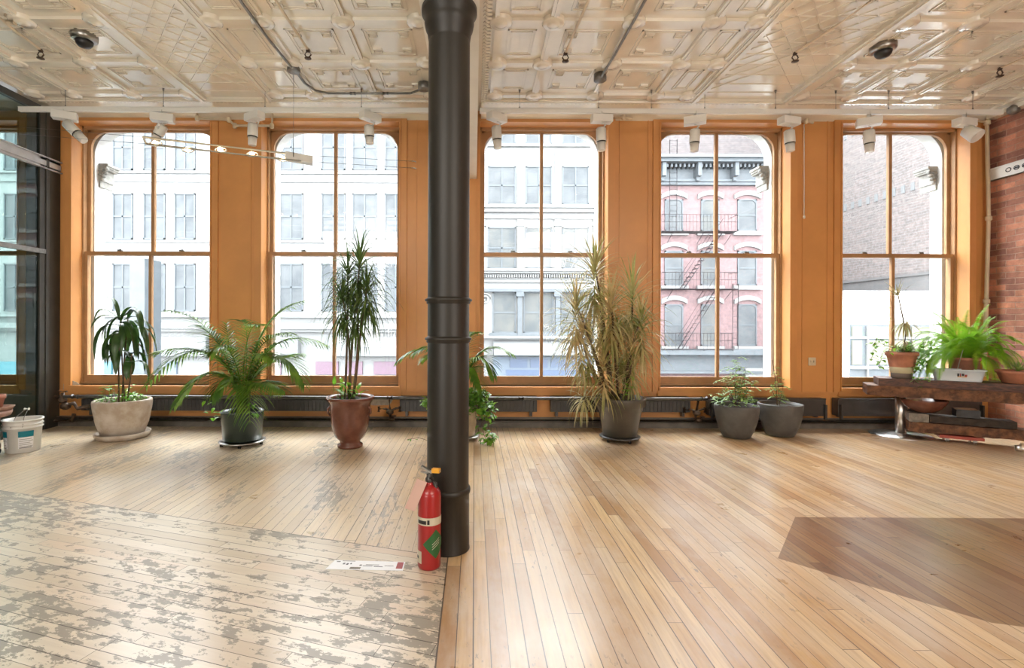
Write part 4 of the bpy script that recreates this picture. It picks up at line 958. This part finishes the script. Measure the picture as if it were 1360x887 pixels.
# ---- 1 corn plant in the concrete pot -------------------------------
def potpos(px, py_bottom, r_base):
    g = G(px, py_bottom); Y = g.y+r_base; return ((px-CX)*Y/F+ROLL*(py_bottom-CY)*Y/F, Y)
x, y = potpos(163, 588, .235)
t = thing('corn_plant', (x, y, .02), 'drooping dark-leaved plant in a pale concrete pot, leftmost of the window plants', 'plant')
k_ = y/F
lathe_pot(t, [(.165, .03), (.19, .035), (.235, .16), (.262, .31), (.27, .375), (.268, .40), (.25, .41), (.235, .40), (.23, .34)], (x, y, 0), 'concrete_pot')
soil_disc(t, (x, y, 0), .232, .355)
m = MB(); m.lathe([(.20, 0), (.225, .004), (.25, .035), (.255, .062), (.24, .064), (.225, .035)], (x, y, 0), 40); tag(m.build('plant_saucer', 'concrete_pot'), 'pale concrete saucer under the concrete pot', 'saucer')
def at(px, py, dy=0): return P(px, py, y+dy)
stems = []
for (b0, b1, m0) in (((158, 530), (160, 430), -.03), ((162, 530), (170, 420), .04), ((166, 530), (161, 455), .0), ((168, 530), (175, 470), -.05)):
    p0 = P(*b0, y+m0); p0.z = .35; p1 = P(*b1, y+m0*1.5); md = p0.lerp(p1, .5)+Vector((R(-.015, .015), 0, 0)); q = MB(); q.tube([p0, md, p1], [.009, .008, .006], 7); q.build('stem', 'stem_brown', t); stems.append(p1)
m = MB()
for s, cnt, L in ((stems[0], 9, .50), (stems[1], 9, .50), (stems[2], 5, .42), (stems[3], 4, .38)):
    for i in range(cnt):
        az = i*2.399+R(-.3, .3); el = R(.0, 1.1); l = L*R(.75, 1.1)
        m.ribbon(leafpts(s+Vector((0, 0, R(-.12, .02))), dirv(az, el), l, R(2.6, 4.6), 9), lambda u: .036*math.sin(PI*min(1, u*.96+.06))**.7, fold=.3)
for (px, py, tx, ty) in ((158, 425, 154, 392), (160, 428, 168, 400), (160, 425, 132, 402), (165, 425, 192, 405), (150, 470, 141, 475)):
    p = at(px, py); d = at(tx, ty, R(-.05, .05))-p; m.ribbon(leafpts(p, d, d.length*1.35, 1.4, 7), lambda u: .026*math.sin(PI*min(1, u*.96+.06))**.7, fold=.3)
for (a, b, c) in (((160, 425), (128, 400), (122, 445)), ((165, 420), (185, 405), (191, 440)), ((170, 440), (190, 430), (195, 470)), ((158, 450), (140, 440), (143, 490)), ((158, 425), (140, 425), (139, 458)), ((165, 440), (178, 440), (184, 480))):
    p0, p1, p2 = at(*a), at(*b, -.04), at(*c, -.06); m.ribbon(bez(p0, p0.lerp(p1, .7), p1, p2, 9), lambda u: .030*math.sin(PI*min(1, u*.96+.06))**.8, fold=.3)
m.build('foliage', 'leaf_dark', t)
m = MB()
for i in range(70):
    a = R(0, 2*PI); rr = .2*math.sqrt(R(0, 1)); p = Vector((x+rr*math.cos(a), y+rr*math.sin(a), .36)); h = R(.02, .14)*(1.4 if p.x < x else .8)
    q = p+Vector((R(-.03, .03), R(-.03, .03), h)); m.tube([p, q], .002, 4); small_leaf(m, q, dirv(a+R(-1, 1), R(-.2, .8)), R(.045, .075), R(.014, .024))
m.build('ground_cover', 'leaf_bright', t)['label'] = 'bright green young leaves'
# ---- palms ----------------------------------------------------------
def frond(t, pts, L, n=34, mt='leaf_palm', drop=.55, wd=.0115, curl=.0, start=.22):
    p = bez(*pts, 40); m = MB(); m.tube(p[::4], [.008-.0062*i/10 for i in range(11)], 6)
    for i in range(n):
        u = start+(1-start)*(i+.5)/n; k = u*40; i0 = min(39, int(k)); c = p[i0].lerp(p[i0+1], k-i0); d = (p[i0+1]-p[i0]).normalized()
        sd = d.cross(Vector((0, 0, 1))); sd = sd.normalized() if sd.length > .1 else Vector((1, 0, 0)); up = sd.cross(d)
        l = L*(math.sin(PI*min(1, (u-start)/(1-start)*.80+.16))**.6)*R(.88, 1.1)
        for s in (-1, 1):
            dd = (sd*s*.95+d*(.45+.5*u)+up*.12+Vector((0, 0, -curl))).normalized(); m.ribbon(leafpts(c, dd, l, drop*R(.7, 1.3), 5), blade_w(wd, 2.2), fold=.3)
    return m.build('frond', mt, t)
x, y = potpos(322, 597, .20)
caddy((x, y), .215, 'wheeled glass-topped plant caddy under the dark green pot of the palm', .035, 'brushed_metal')
t = thing('potted_palm', (x, y, .05), 'wide arching palm in a dark green cylindrical pot between the two left windows', 'palm')
zt_ = P(322, 545, y).z
lathe_pot(t, [(.165, .055), (.18, .06), (.198, zt_-.02), (.204, zt_), (.19, zt_), (.182, zt_-.05)], (x, y, 0), 'green_pot'); soil_disc(t, (x, y, 0), .186, zt_-.035)
def PP(px, py, dy=0): return P(px, py, y+dy)
bz = zt_-.03
fr = [((322, 470), (262, 425), (192, 515), .05, .26), ((318, 470), (258, 452), (205, 468), -.25, .26), ((316, 480), (280, 415), (222, 412), .25, .22), ((322, 460), (330, 425), (345, 432), -.3, .2), ((330, 470), (350, 410), (404, 400), .2, .22),
      ((330, 470), (375, 430), (432, 458), .1, .26), ((328, 480), (378, 440), (404, 512), -.15, .30), ((318, 490), (270, 470), (232, 540), -.2, .27), ((332, 500), (352, 500), (378, 520), -.3, .22), ((318, 500), (300, 480), (283, 528), -.35, .24),
      ((322, 500), (330, 480), (332, 562), -.42, .28), ((316, 500), (305, 470), (300, 430), .1, .20), ((326, 470), (335, 430), (318, 425), .3, .22), ((330, 490), (370, 470), (400, 470), .35, .24), ((314, 490), (288, 440), (262, 432), .1, .24), ((326, 470), (352, 440), (385, 442), -.2, .24), ((322, 480), (300, 440), (282, 470), -.4, .22),
      ((324, 480), (345, 455), (362, 478), -.4, .22)]
for (a, b, c, dy, L) in fr:
    frond(t, [Vector((x+R(-.05, .05), y+R(-.05, .05), bz)), PP(a[0], a[1], dy*.3), PP(b[0], b[1], dy*.8), PP(c[0], c[1], dy)], L*1.25, 27)
m = MB()
for i in range(14): a = R(0, 2*PI); p = Vector((x+.06*math.cos(a), y+.06*math.sin(a), bz)); m.tube([p, p+Vector((R(-.05, .05), R(-.05, .05), R(.25, .45)))], [.009, .006], 6)
m.build('stalks', 'stem_green', t)
m = MB()
for i in range(26):
    p = Vector((x+R(-.3, -.12) if i % 2 else x+R(.1, .2), y-.12+R(-.05, .05), zt_+R(-.06, .12))); small_leaf(m, p, dirv(R(0, 6.3), R(-.6, .5)), R(.05, .07), .02)
m.build('ground_cover', 'leaf_bright', t)
# ---- 3 tall marginata in the terracotta urn --------------------------
x, y = potpos(465, 597, .11)
t = thing('dragon_tree', (x, y, 0), 'tall slender dragon tree with bare stems in a brown glazed terracotta urn', 'plant')
zr = P(465, 534, y).z
s_ = zr/.50
lathe_pot(t, [(.112, 0), (.122, .008), (.122, .03), (.098, .045), (.100, .065), (.140, .105), (.172, .17), (.186, .26), (.190, .36), (.200, .43), (.220, .462), (.235, .48), (.232, .497), (.218, .50), (.20, .47)], (x, y, 0), 'terracotta_glazed')
soil_disc(t, (x, y, 0), .20, .475)
for a in (-.25, PI+.25):
    m = MB(); c = Vector((x+.185*math.cos(a), y-.04, .36)); m.tube([c+Vector((0, 0, -.05)), c+Vector((.03*math.cos(a), 0, -.02)), c+Vector((.03*math.cos(a), 0, .02)), c+Vector((0, 0, .05))], .012, 6); m.build('lug_handle', 'terracotta_glazed', t)
heads = [((462, 530), (470, 430), (478, 348), .12, .0, 70, .42), ((470, 530), (478, 440), (488, 380), -.1, .3, 55, .38), ((465, 530), (466, 450), (455, 395), .05, -.3, 50, .36), ((458, 530), (462, 440), (462, 360), .2, .2, 50, .38), ((468, 530), (478, 460), (474, 405), -.1, 0, 36, .32)]
for (a, b, c, dy, ax, n, L) in heads:
    p0 = P(*a, y); p0.z = .46; p2 = P(*c, y+dy); q = MB(); q.tube(bez(p0, P(*b, y+dy*.3), P((b[0]+c[0])/2, (b[1]+c[1])/2, y+dy*.8), p2, 10), [.013-.0006*i for i in range(11)], 8); q.build('stem', 'stem_brown', t)
    m = MB(); tuft(m, p2, int(n*1.5), L*1.25, .0105, -.8, 1.5, 1.9, .12); m.build('leaf_crown', 'leaf_marginata', t)
m = MB()
for i in range(26):
    a = R(0, 2*PI); rr = R(.03, .16); p = Vector((x-.05+rr*math.cos(a), y+rr*math.sin(a), .48)); q = p+Vector((R(-.04, .04), R(-.03, .03), R(.03, .16))); m.tube([p, q], .0025, 4); small_leaf(m, q, dirv(R(0, 6.3), R(0, 1.2)), R(.07, .13), .022)
m.build('ground_cover', 'leaf_bright', t)
# ---- 4 palm and ivy behind the column ---------------------------------
x, y = potpos(616, 588, .14)
caddy((x, y), .16, 'small wheeled caddy behind the column', .035, 'brushed_metal')
t = thing('potted_palm', (x, y, .05), 'palm with trailing ivy in a beige pot, half hidden behind the black column', 'palm')
lathe_pot(t, [(.10, .05), (.115, .055), (.15, .34), (.16, .345), (.16, .375), (.145, .375), (.14, .34)], (x, y, 0), 'beige_pot'); soil_disc(t, (x, y, 0), .142, .355)
for (a, b, c, dy, L) in (((605, 480), (570, 440), (528, 480), .0, .24), ((608, 470), (580, 445), (548, 470), -.2, .22), ((620, 480), (640, 445), (680, 470), .0, .24), ((618, 480), (640, 450), (655, 500), -.2, .24), ((612, 470), (620, 440), (632, 442), .2, .2), ((612, 480), (600, 450), (575, 478), .25, .2), ((616, 480), (630, 470), (640, 520), -.3, .2), ((608, 480), (585, 455), (560, 480), .3, .2)):
    frond(t, [Vector((x+R(-.03, .03), y+R(-.03, .03), .35)), P(a[0], a[1], y+dy*.3), P(b[0], b[1], y+dy*.8), P(c[0], c[1], y+dy)], L*1.2, 26)
def vine(m, lf, pts, n, s=.03, r=.0025):
    P_ = [Vector(q) for q in pts]; sm = []
    for i in range(len(P_)-1):
        for k in range(6): sm.append(P_[i].lerp(P_[i+1], k/6)+Vector((R(-.006, .006), R(-.006, .006), R(-.004, .004))))
    sm.append(P_[-1]); m.tube(sm, r, 5)
    for i in range(n):
        k = int(R(0, len(sm)-1)); d = dirv(R(0, 6.3), R(-.5, .7)); p = sm[k]+d*R(.005, .03); small_leaf(lf, p, (d+Vector((0, -.5, -.1))).normalized(), s*R(.8, 1.4), s*R(.32, .5))
sm_ = MB(); lf = MB()
for (pts, n) in (([(615, 545), (640, 520), (650, 540), (648, 562)], 26), ([(618, 540), (632, 515), (640, 530), (655, 548)], 26), ([(615, 540), (640, 530), (640, 565), (644, 582), (655, 588)], 26), ([(610, 540), (585, 525), (568, 530), (566, 545)], 26), ([(612, 540), (575, 540), (564, 530)], 22), ([(618, 540), (645, 545), (650, 575), (655, 584)], 22),
                 ([(615, 540), (628, 528), (636, 545), (637, 560)], 26), ([(616, 540), (634, 522), (645, 528)], 24)):
    vine(sm_, lf, [P(px, py, y-.1-.03*i) for i, (px, py) in enumerate(pts)], n+16, .058)
for i in range(230): a = R(0, 2*PI); rr = R(0, .26); p = Vector((x+.08+rr*math.cos(a), y-.08+rr*.5*math.sin(a), .40+R(-.08, .16)-rr*.3)); small_leaf(lf, p, dirv(R(0, 6.3), R(-.6, .8)), R(.055, .085), R(.02, .032))
vine(sm_, lf, [Vector((x-.12, y-.1, .3)), Vector((x-.18, y-.15, .02)), G(580, 590)+Vector((0, 0, .012)), G(555, 583)+Vector((0, 0, .012)), G(541, 585)+Vector((0, 0, .012))], 16, .03)
vine(sm_, lf, [Vector((x+.12, y-.1, .3)), Vector((x+.16, y-.15, .05)), G(640, 590)+Vector((0, 0, .012)), G(655, 586)+Vector((0, 0, .012))], 12, .03)
sm_.build('ivy_stems', 'stem_brown', t); lf.build('ivy_leaves', 'leaf_ivy', t)
# ---- 5 big dracaena in the charcoal pot --------------------------------
x, y = potpos(823, 591, .20)
caddy((x, y), .205, 'wheeled caddy under the big charcoal pot', .04, 'pipe_dark')
t = thing('dragon_tree', (x, y, .05), 'big bushy olive dragon tree in a charcoal rimmed pot, right of the middle window', 'plant')
zr = P(823, 527, y).z
lathe_pot(t, [(.155, .056), (.17, .06), (.218, zr-.14), (.226, zr-.135), (.235, zr-.09), (.256, zr-.085), (.262, zr-.02), (.262, zr), (.242, zr), (.235, zr-.05)], (x, y, 0), 'charcoal_pot'); soil_disc(t, (x, y, 0), .238, zr-.035)
H = [((815, 528), (803, 430), (790, 352), .05, 70, .46), ((812, 528), (790, 470), (765, 402), -.1, 60, .44), ((830, 528), (840, 450), (840, 385), .1, 62, .46), ((822, 528), (815, 450), (812, 398), -.15, 60, .42), ((826, 528), (835, 470), (852, 420), -.1, 54, .38),
     ((812, 528), (790, 480), (782, 445), .15, 44, .38), ((820, 528), (820, 480), (822, 440), .2, 46, .38), ((832, 528), (842, 470), (832, 435), .3, 44, .36), ((814, 528), (798, 440), (798, 405), .3, 46, .38), ((818, 528), (806, 500), (802, 470), -.2, 40, .36), ((828, 528), (838, 500), (838, 462), -.05, 40, .36), ((814, 528), (780, 490), (772, 440), .0, 40, .36)]
for (a, b, c, dy, n, L) in H:
    p0 = P(*a, y+R(-.05, .05)); p0.z = zr-.03; p2 = P(*c, y+dy); q = MB(); q.tube(bez(p0, P(*b, y+dy*.3), P((b[0]+c[0])/2, (b[1]+c[1])/2, y+dy*.8), p2, 10), [.015-.0007*i for i in range(11)], 8); q.build('stem', 'stem_brown', t)
    m = MB(); tuft(m, p2, int(n*1.8), L*1.12, .0115, -.95, 1.5, 1.05, .20); m.build('leaf_crown', 'leaf_olive' if (a, c) != H[0][0::2] else 'leaf_marginata', t)
# pale striped offshoot leaning out low on the left
p2 = P(775, 528, y-.12); q = MB(); q.tube([Vector((x-.12, y-.05, zr-.03)), Vector((x-.24, y-.1, zr+.03)), p2], [.009, .008, .007], 7); q.build('stem', 'stem_brown', t)
m = MB(); tuft(m, p2, 44, .32, .009, -1.1, .9, 2.2, .03, Vector((-.3, -.3, 0))); m.build('leaf_crown', 'leaf_pale', t)['label'] = 'pale striped offshoot leaning over the pot rim'
m = MB()
for i in range(16): p = P(R(828, 840), R(500, 525), y-.15); small_leaf(m, p, dirv(R(0, 6.3), R(-.2, 1)), .06, .022)
m.build('ground_cover', 'leaf_bright', t)
# ---- 6,7 two stone bowls --------------------------------------------------
def bowl_plant(px, pyb, label, tilt=0):
    x, y = potpos(px, pyb, .13); t = thing('bowl_planter', (x, y, 0), label, 'planter', 'grey bowl planters')
    lathe_pot(t, [(.12, 0), (.135, .006), (.175, .09), (.205, .19), (.219, .29), (.222, .345), (.218, .352), (.203, .352), (.199, .30)], (x, y, 0), 'stone_bowl'); soil_disc(t, (x, y, 0), .202, .322); return t, x, y
t, x, y = bowl_plant(978, 584, 'grey bowl planter holding the leafier green plant, left of the pair')
m = MB(); lf = MB()
def sprig(m, lf, p0, p1, n, s, side=.1):
    m.tube(bez(p0, p0.lerp(p1, .3)+Vector((R(-.02, .02), 0, 0)), p0.lerp(p1, .7)+Vector((R(-.02, .02), 0, 0)), p1, 8), [.0045-.0004*i for i in range(9)], 5)
    for i in range(n):
        u = .25+.75*(i+.5)/n; c = p0.lerp(p1, u); az = i*2.4+R(-.3, .3); L = side*R(.7, 1.2); d = dirv(az, R(-.1, .6)); tw = leafpts(c, d, L, .8, 5); m.tube(tw, .0014, 4)
        for k in range(1, 6):
            for sg in (-1, 1): sd = d.cross(Vector((0, 0, 1))).normalized()*sg; small_leaf(lf, tw[k], (sd+d*.4+Vector((0, 0, R(-.2, .3)))).normalized(), s*R(.7, 1.2), s*.27)
        small_leaf(lf, tw[5], d, s, s*.3)
for (px, py, n) in ((978, 474, 14), (972, 485, 10), (992, 486, 10), (962, 502, 8), (1002, 505, 8), (985, 495, 10)):
    p0 = Vector((x+R(-.02, .02), y+R(-.02, .02), .32)); sprig(m, lf, p0, P(px, py, y+R(-.12, .12)), n, .04, .11)
for i in range(90):
    a = R(0, 2*PI); rr = .22*math.sqrt(R(0, 1)); p = Vector((x-.03+rr*math.cos(a), y+rr*math.sin(a), .37+R(0, .10)-rr*.12)); small_leaf(lf, p, dirv(a+R(-1, 1), R(-.2, .6)), R(.04, .07), R(.013, .02))
m.build('stems', 'stem_brown', t); lf.build('leaves', 'leaf_small', t)
t, x, y = bowl_plant(1036, 581.5, 'grey bowl planter holding a thin sparse seedling, right of the pair')
m = MB(); lf = MB()
for (px, py, n) in ((1030, 486, 9), (1040, 508, 7), (1022, 512, 6)):
    p0 = Vector((x+R(-.01, .01), y, .32)); sprig(m, lf, p0, P(px, py, y+R(-.06, .06)), n, .035, .075)
m.tube([Vector((x-.03, y, .32)), P(1030, 505, y), P(1026, 478, y)], [.006, .005, .003], 6)
m.build('stems', 'stem_brown', t); lf.build('leaves', 'leaf_small', t)
# ================================================================= BENCH CORNER
A0 = Vector((4.32, 5.46, 0)); TA = math.radians(-31); ux = Vector((math.cos(TA), math.sin(TA), 0)); uy = Vector((-math.sin(TA), math.cos(TA), 0))
TM = Matrix((ux, uy, Vector((0, 0, 1)))).transposed()
def TB(m, a0, a1, b0, b1, z0, z1): return m.box(a0, a1, b0, b1, z0, z1, TM, A0)
def TT(a, b, z): return A0+ux*a+uy*b+Vector((0, 0, z))
def rough(m, amt):   # uneven hewn surface
    for v in m.v: v += Vector((R(-amt, amt), R(-amt, amt), R(-amt, amt)))
def slab(m, a0, a1, b0, b1, z0, z1, n=24, amt=.004):
    vs = []; 
    for i in range(n+1):
        a = a0+(a1-a0)*i/n
        for (b, z) in ((b0, z0), (b0, (z0+z1)/2), (b0, z1), (b1, z1), (b1, z0)): vs.append(TT(a+R(-amt, amt)*(0 < i < n), b+R(-amt, amt), z+(R(-amt, amt) if z != z1 else R(-amt, amt)*.3)))
    fs = []
    for i in range(n):
        for k in range(5): k2 = (k+1) % 5; fs.append((i*5+k, i*5+k2, (i+1)*5+k2, (i+1)*5+k))
    fs.append((0, 4, 3, 2, 1)); fs.append(tuple(n*5+k for k in range(5))); return m.add(vs, fs)
ZL0, ZL1, ZU = .450, .560, .640
LB_ = 1.72
bench = thing('timber_bench', TT(.8, .18, 0), 'rough timber bench on a round chrome pedestal under the right-hand window', 'bench')
m = MB(); slab(m, 0, LB_, 0, .34, ZL0, ZL1, 30, .006); m.build('lower_beam', 'timber_rough', bench)
m = MB(); slab(m, .10, LB_, .03, .34, ZL1, ZU, 20, .0015); m.build('upper_plank', 'timber_red', bench)
pc = (4.72, 5.50)
m = MB(); m.lathe([(.28, 0), (.285, .006), (.28, .012), (.15, .022), (.06, .03)], (pc[0], pc[1], 0), 48); m.build('pedestal_base', 'chrome', bench)
m = MB(); m.lathe([(.048, .025), (.048, ZL0+.01)], (pc[0], pc[1], 0), 28); m.build('pedestal_column', 'chrome', bench)
# things stored under the bench (bench frame coordinates: along, back, height)
m = MB(); slab(m, .36, 1.66, .06, .26, .085, .185, 24, .006); tag(m.build('timber_beam', 'timber_rough'), 'long rough timber beam lying under the bench above the red dolly', 'timber', 'timbers stored under the bench')
m = MB(); slab(m, .53, 1.18, .06, .26, .193, .262, 16, .005); tag(m.build('timber_beam', 'timber_dark'), 'shorter dark timber lying on the long rough beam under the bench', 'timber', 'timbers stored under the bench')
dl = thing('red_dolly', TT(.77, .16, 0), 'red board dolly on small white casters under the bench timbers', 'dolly')
m = MB(); TB(m, .60, .94, .03, .28, .05, .078); m.build('board', 'dolly_red', dl)
for a in (.67, .88):
    for b in (.07, .25):
        m = MB(); c = TT(a, b, .022); m.tube([c-ux*.01, c+ux*.01], .022, 12); TB(m, a-.014, a+.014, b-.012, b+.012, .022, .05); m.build('caster', 'bucket_white', dl)
m = MB(); slab(m, .36, .52, .05, .2, .193, .278, 5, .006); tag(m.build('stone_block', 'stone_grey'), 'grey stone block on the rough beam under the bench, just right of the chrome pedestal', 'stone')
m = MB(); slab(m, .74, .92, .07, .24, .27, .35, 5, .003); tag(m.build('dark_block', 'black_plastic'), 'dark box on the upper timber, right of the brown bowl under the bench', 'box')
c = TT(.50, .17, .285); m = MB(); m.lathe([(.07, 0), (.10, .004), (.165, .06), (.20, .12), (.205, .14), (.19, .14), (.15, .06)], c, 36); tag(m.build('bowl', 'terracotta_glazed'), 'wide brown bowl tucked under the bench top', 'bowl')
m = MB(); m.lathe([(.05, 0), (.055, .05), (.02, .055), (.02, .075)], TT(1.19, -.03, 0), 16); tag(m.build('metal_foot', 'chrome'), 'small metal foot on the floor at the right edge under the bench', 'foot')
# banded terracotta pot with mixed succulents ------------------------------------------
def bt(px, py_base, b):   # spot on the bench top under a pixel column
    best = None
    for i in range(400):
        a = .1+1.6*i/400; p = TT(a, b, ZU); u = CX+p.x/p.y*F
        if best is None or abs(u-px) < best[0]: best = (abs(u-px), p)
    return best[1]
c = bt(1198, 495, .13)
t = thing('flower_pot', c, 'terracotta pot with cream and grey bands holding mixed trailing plants, left on the bench', 'plant')
s = c.y/F
lathe_pot(t, [(.085, .004), (.09, .008), (.096, .06)], c, 'grey_band', 40, 'grey_band'); lathe_pot(t, [(.0965, .06), (.106, .125)], c, 'cream_band', 40, 'cream_band')
lathe_pot(t, [(.085, .003), (.095, .06), (.106, .125), (.130, .245), (.142, .25), (.146, .29), (.134, .29), (.125, .25)], c, 'terracotta', 40); soil_disc(t, c, .128, .265)
def BP(px, py, dy=0): return P(px, py, c.y+dy)
m = MB(); m.tube([c+Vector((.02, 0, .26)), BP(1203, 440), BP(1192, 388)], [.009, .008, .006], 7); m.build('stem', 'stem_brown', t)
m = MB(); tuft(m, BP(1202, 425), 30, .26, .009, -1.2, .3, 1.2, .02); tuft(m, BP(1192, 392), 12, .22, .009, .3, 1.5, .5, .02); tuft(m, BP(1203, 450), 24, .2, .009, -1.2, .2, 1.5, .03); m.build('leaf_crown', 'leaf_pale', t)
m = MB()
for i in range(10): 
    p = c+Vector((R(-.09, .09), R(-.09, .05), .27)); tuft(m, p+Vector((0, 0, .03)), 14, .12, .008, .0, 1.2, .6, .01)
m.build('spider_leaves', 'leaf_small', t)
sm_ = MB(); lf = MB()
for pts, n in (([(1185, 462), (1168, 455), (1160, 465), (1157, 480)], 20), ([(1190, 460), (1172, 470), (1168, 485), (1175, 490)], 22), ([(1180, 455), (1165, 450), (1158, 460)], 18), ([(1205, 465), (1215, 480), (1216, 500), (1220, 518)], 18), ([(1200, 465), (1208, 478), (1214, 495), (1214, 510)], 14)):
    vine(sm_, lf, [BP(px, py, -.08-.02*i) for i, (px, py) in enumerate(pts)], n, .045)
for (px, py) in ((1174, 398), (1177, 409), (1179, 423)):
    small_leaf(lf, BP(px, py, -.02), Vector((1, 0, .2)), .05, .018)
sm_.tube([BP(1190, 455), BP(1188, 420), BP(1182, 396)], .002, 4); sm_.build('vine_stems', 'stem_brown', t); lf.build('vine_leaves', 'leaf_bright', t)
m = MB()
for i in range(90):
    p = P(R(1206, 1240), R(452, 493), c.y-.03+R(-.04, .1)); small_leaf(m, p, dirv(R(0, 6.3), R(-.6, .6)), R(.05, .08), .025)
m.build('trailing_leaves', 'leaf_bright', t)
# fern ------------------------------------------------------------
c = bt(1284, 480, .25)+Vector((0, .03, 0))
t = thing('potted_fern', c, 'large bright green fern spilling over the bench by the brick wall', 'plant')
lathe_pot(t, [(.11, .003), (.12, .006), (.12, .21), (.13, .21), (.13, .24), (.115, .24)], c, 'terracotta'); soil_disc(t, c, .116, .22)
K = c.y/F
for i in range(99):
    az = i*2.399; u = i/99
    el = 1.40-.90*u+R(-.12, .12); L = R(.50, .66)*(1-.1*abs(math.sin(az))) ; p0 = c+Vector((.05*math.cos(az), .05*math.sin(az), .235))
    d = dirv(az, el); d.y *= .5 if d.y > 0 else .4
    pts = leafpts(p0, d, L, R(.8, 1.6)*(1+u*.8), 22)
    pts = [Vector((min(q.x, XR-.03), max(c.y-.15, min(q.y, 5.8)), max(q.z, ZU+.008))) for q in pts]
    m = MB(); m.tube(pts[::3], .0022, 4)
    for k in range(2, 22):
        dd = (pts[k+1]-pts[k]) if k < 21 else (pts[k]-pts[k-1])
        if dd.length < 1e-4: continue
        dd = dd.normalized(); sd = dd.cross(Vector((0, 0, 1))); sd = sd.normalized() if sd.length > .1 else Vector((1, 0, 0))
        l = .050*math.sin(PI*min(1, k/22*.86+.12))**.7
        for s in (-1, 1):
            for h in (0.1, .6):
                p_ = pts[k]+dd*h*L/22; e = (sd*s+dd*.25+Vector((0, 0, -.15))).normalized(); m.ribbon([p_, p_+e*l*.5, p_+e*l-Vector((0, 0, l*.15))], lambda q: .0046*(1-q*.8), side=dd, fold=.0)
    m.build('frond', 'leaf_fern', t)
# plastic tub ------------------------------------------------------
c0 = bt(1272, 500, .095)
t = thing('plastic_tub', c0, 'translucent white plastic tub with a small label in front of the fern', 'tub')
m = MB(); z0 = .003; L2, W2, H2 = .20, .075, .125
def ring(l, w_, z, n=6):
    out = []
    for cx1, cy1, a0 in ((l, w_, 0), (-l, w_, PI/2), (-l, -w_, PI), (l, -w_, 3*PI/2)):
        r_ = .03
        for k in range(n+1): a = a0+PI/2*k/n; out.append(c0+TM @ Vector((cx1-math.copysign(r_, cx1)+r_*math.cos(a), cy1-math.copysign(r_, cy1)+r_*math.sin(a), z)))
    return out
rs = [ring(L2*.86, W2*.82, z0), ring(L2*.88, W2*.86, z0+.01), ring(L2*.98, W2*.98, H2-.012), ring(L2*1.04, W2*1.1, H2-.010), ring(L2*1.04, W2*1.1, H2), ring(L2*.96, W2*.94, H2), ring(L2*.86, W2*.82, .02)]
n = len(rs[0]); vs = [q for r_ in rs for q in r_]; fs = [(i*n+k, i*n+(k+1) % n, (i+1)*n+(k+1) % n, (i+1)*n+k) for i in range(len(rs)-1) for k in range(n)]+[tuple(range(n))[::-1], tuple((len(rs)-1)*n+k for k in range(n))]
m.add(vs, fs, True); m.build('body', 'tub_plastic', t)
def tq(a0, a1, z0_, z1_, off=.004):
    m = MB(); f = lambda a, z: c0+TM @ Vector((a, -W2*(.86+.12*(z/.12))-off, z)); m.add([f(a0, z0_), f(a1, z0_), f(a1, z1_), f(a0, z1_)], [(0, 1, 2, 3)]); return m
for k, (a0, a1, z_0, z_1, mt) in enumerate(((.0, .015, .055, .085, 'label_black'), (.02, .028, .055, .085, 'paper_red'), (.034, .052, .06, .085, 'label_black'), (.056, .075, .055, .075, 'paper_red'), (.004, .072, .048, .054, 'yellow_plastic'))):
    tq(a0-.02, a1-.02, z_0, z_1, .006).build('label_lettering', mt, t)
m = MB(); m.tube([c0+TM @ Vector((-.02, .0, .03)), P(1279, 464, c0.y-.02)], .005, 6); tag(m.build('garden_stake', 'light_plastic'), 'thin pale stick standing in the plastic tub', 'stick')
# small aloe -----------------------------------------------------
c = bt(1352, 500, .13)
t = thing('flower_pot', c, 'shallow terracotta pot with a small spiky aloe at the right end of the bench', 'plant')
lathe_pot(t, [(.10, .003), (.115, .008), (.15, .10), (.162, .105), (.165, .13), (.15, .13), (.14, .1)], c, 'terracotta'); soil_disc(t, c, .145, .115)
m = MB()
for i in range(20): m.ribbon(leafpts(c+Vector((0, 0, .12)), dirv(i*2.4, R(.3, 1.3)), R(.08, .16), R(-.3, .3), 5), blade_w(.011, 1.4), fold=.5)
m.build('leaves', 'leaf_small', t)
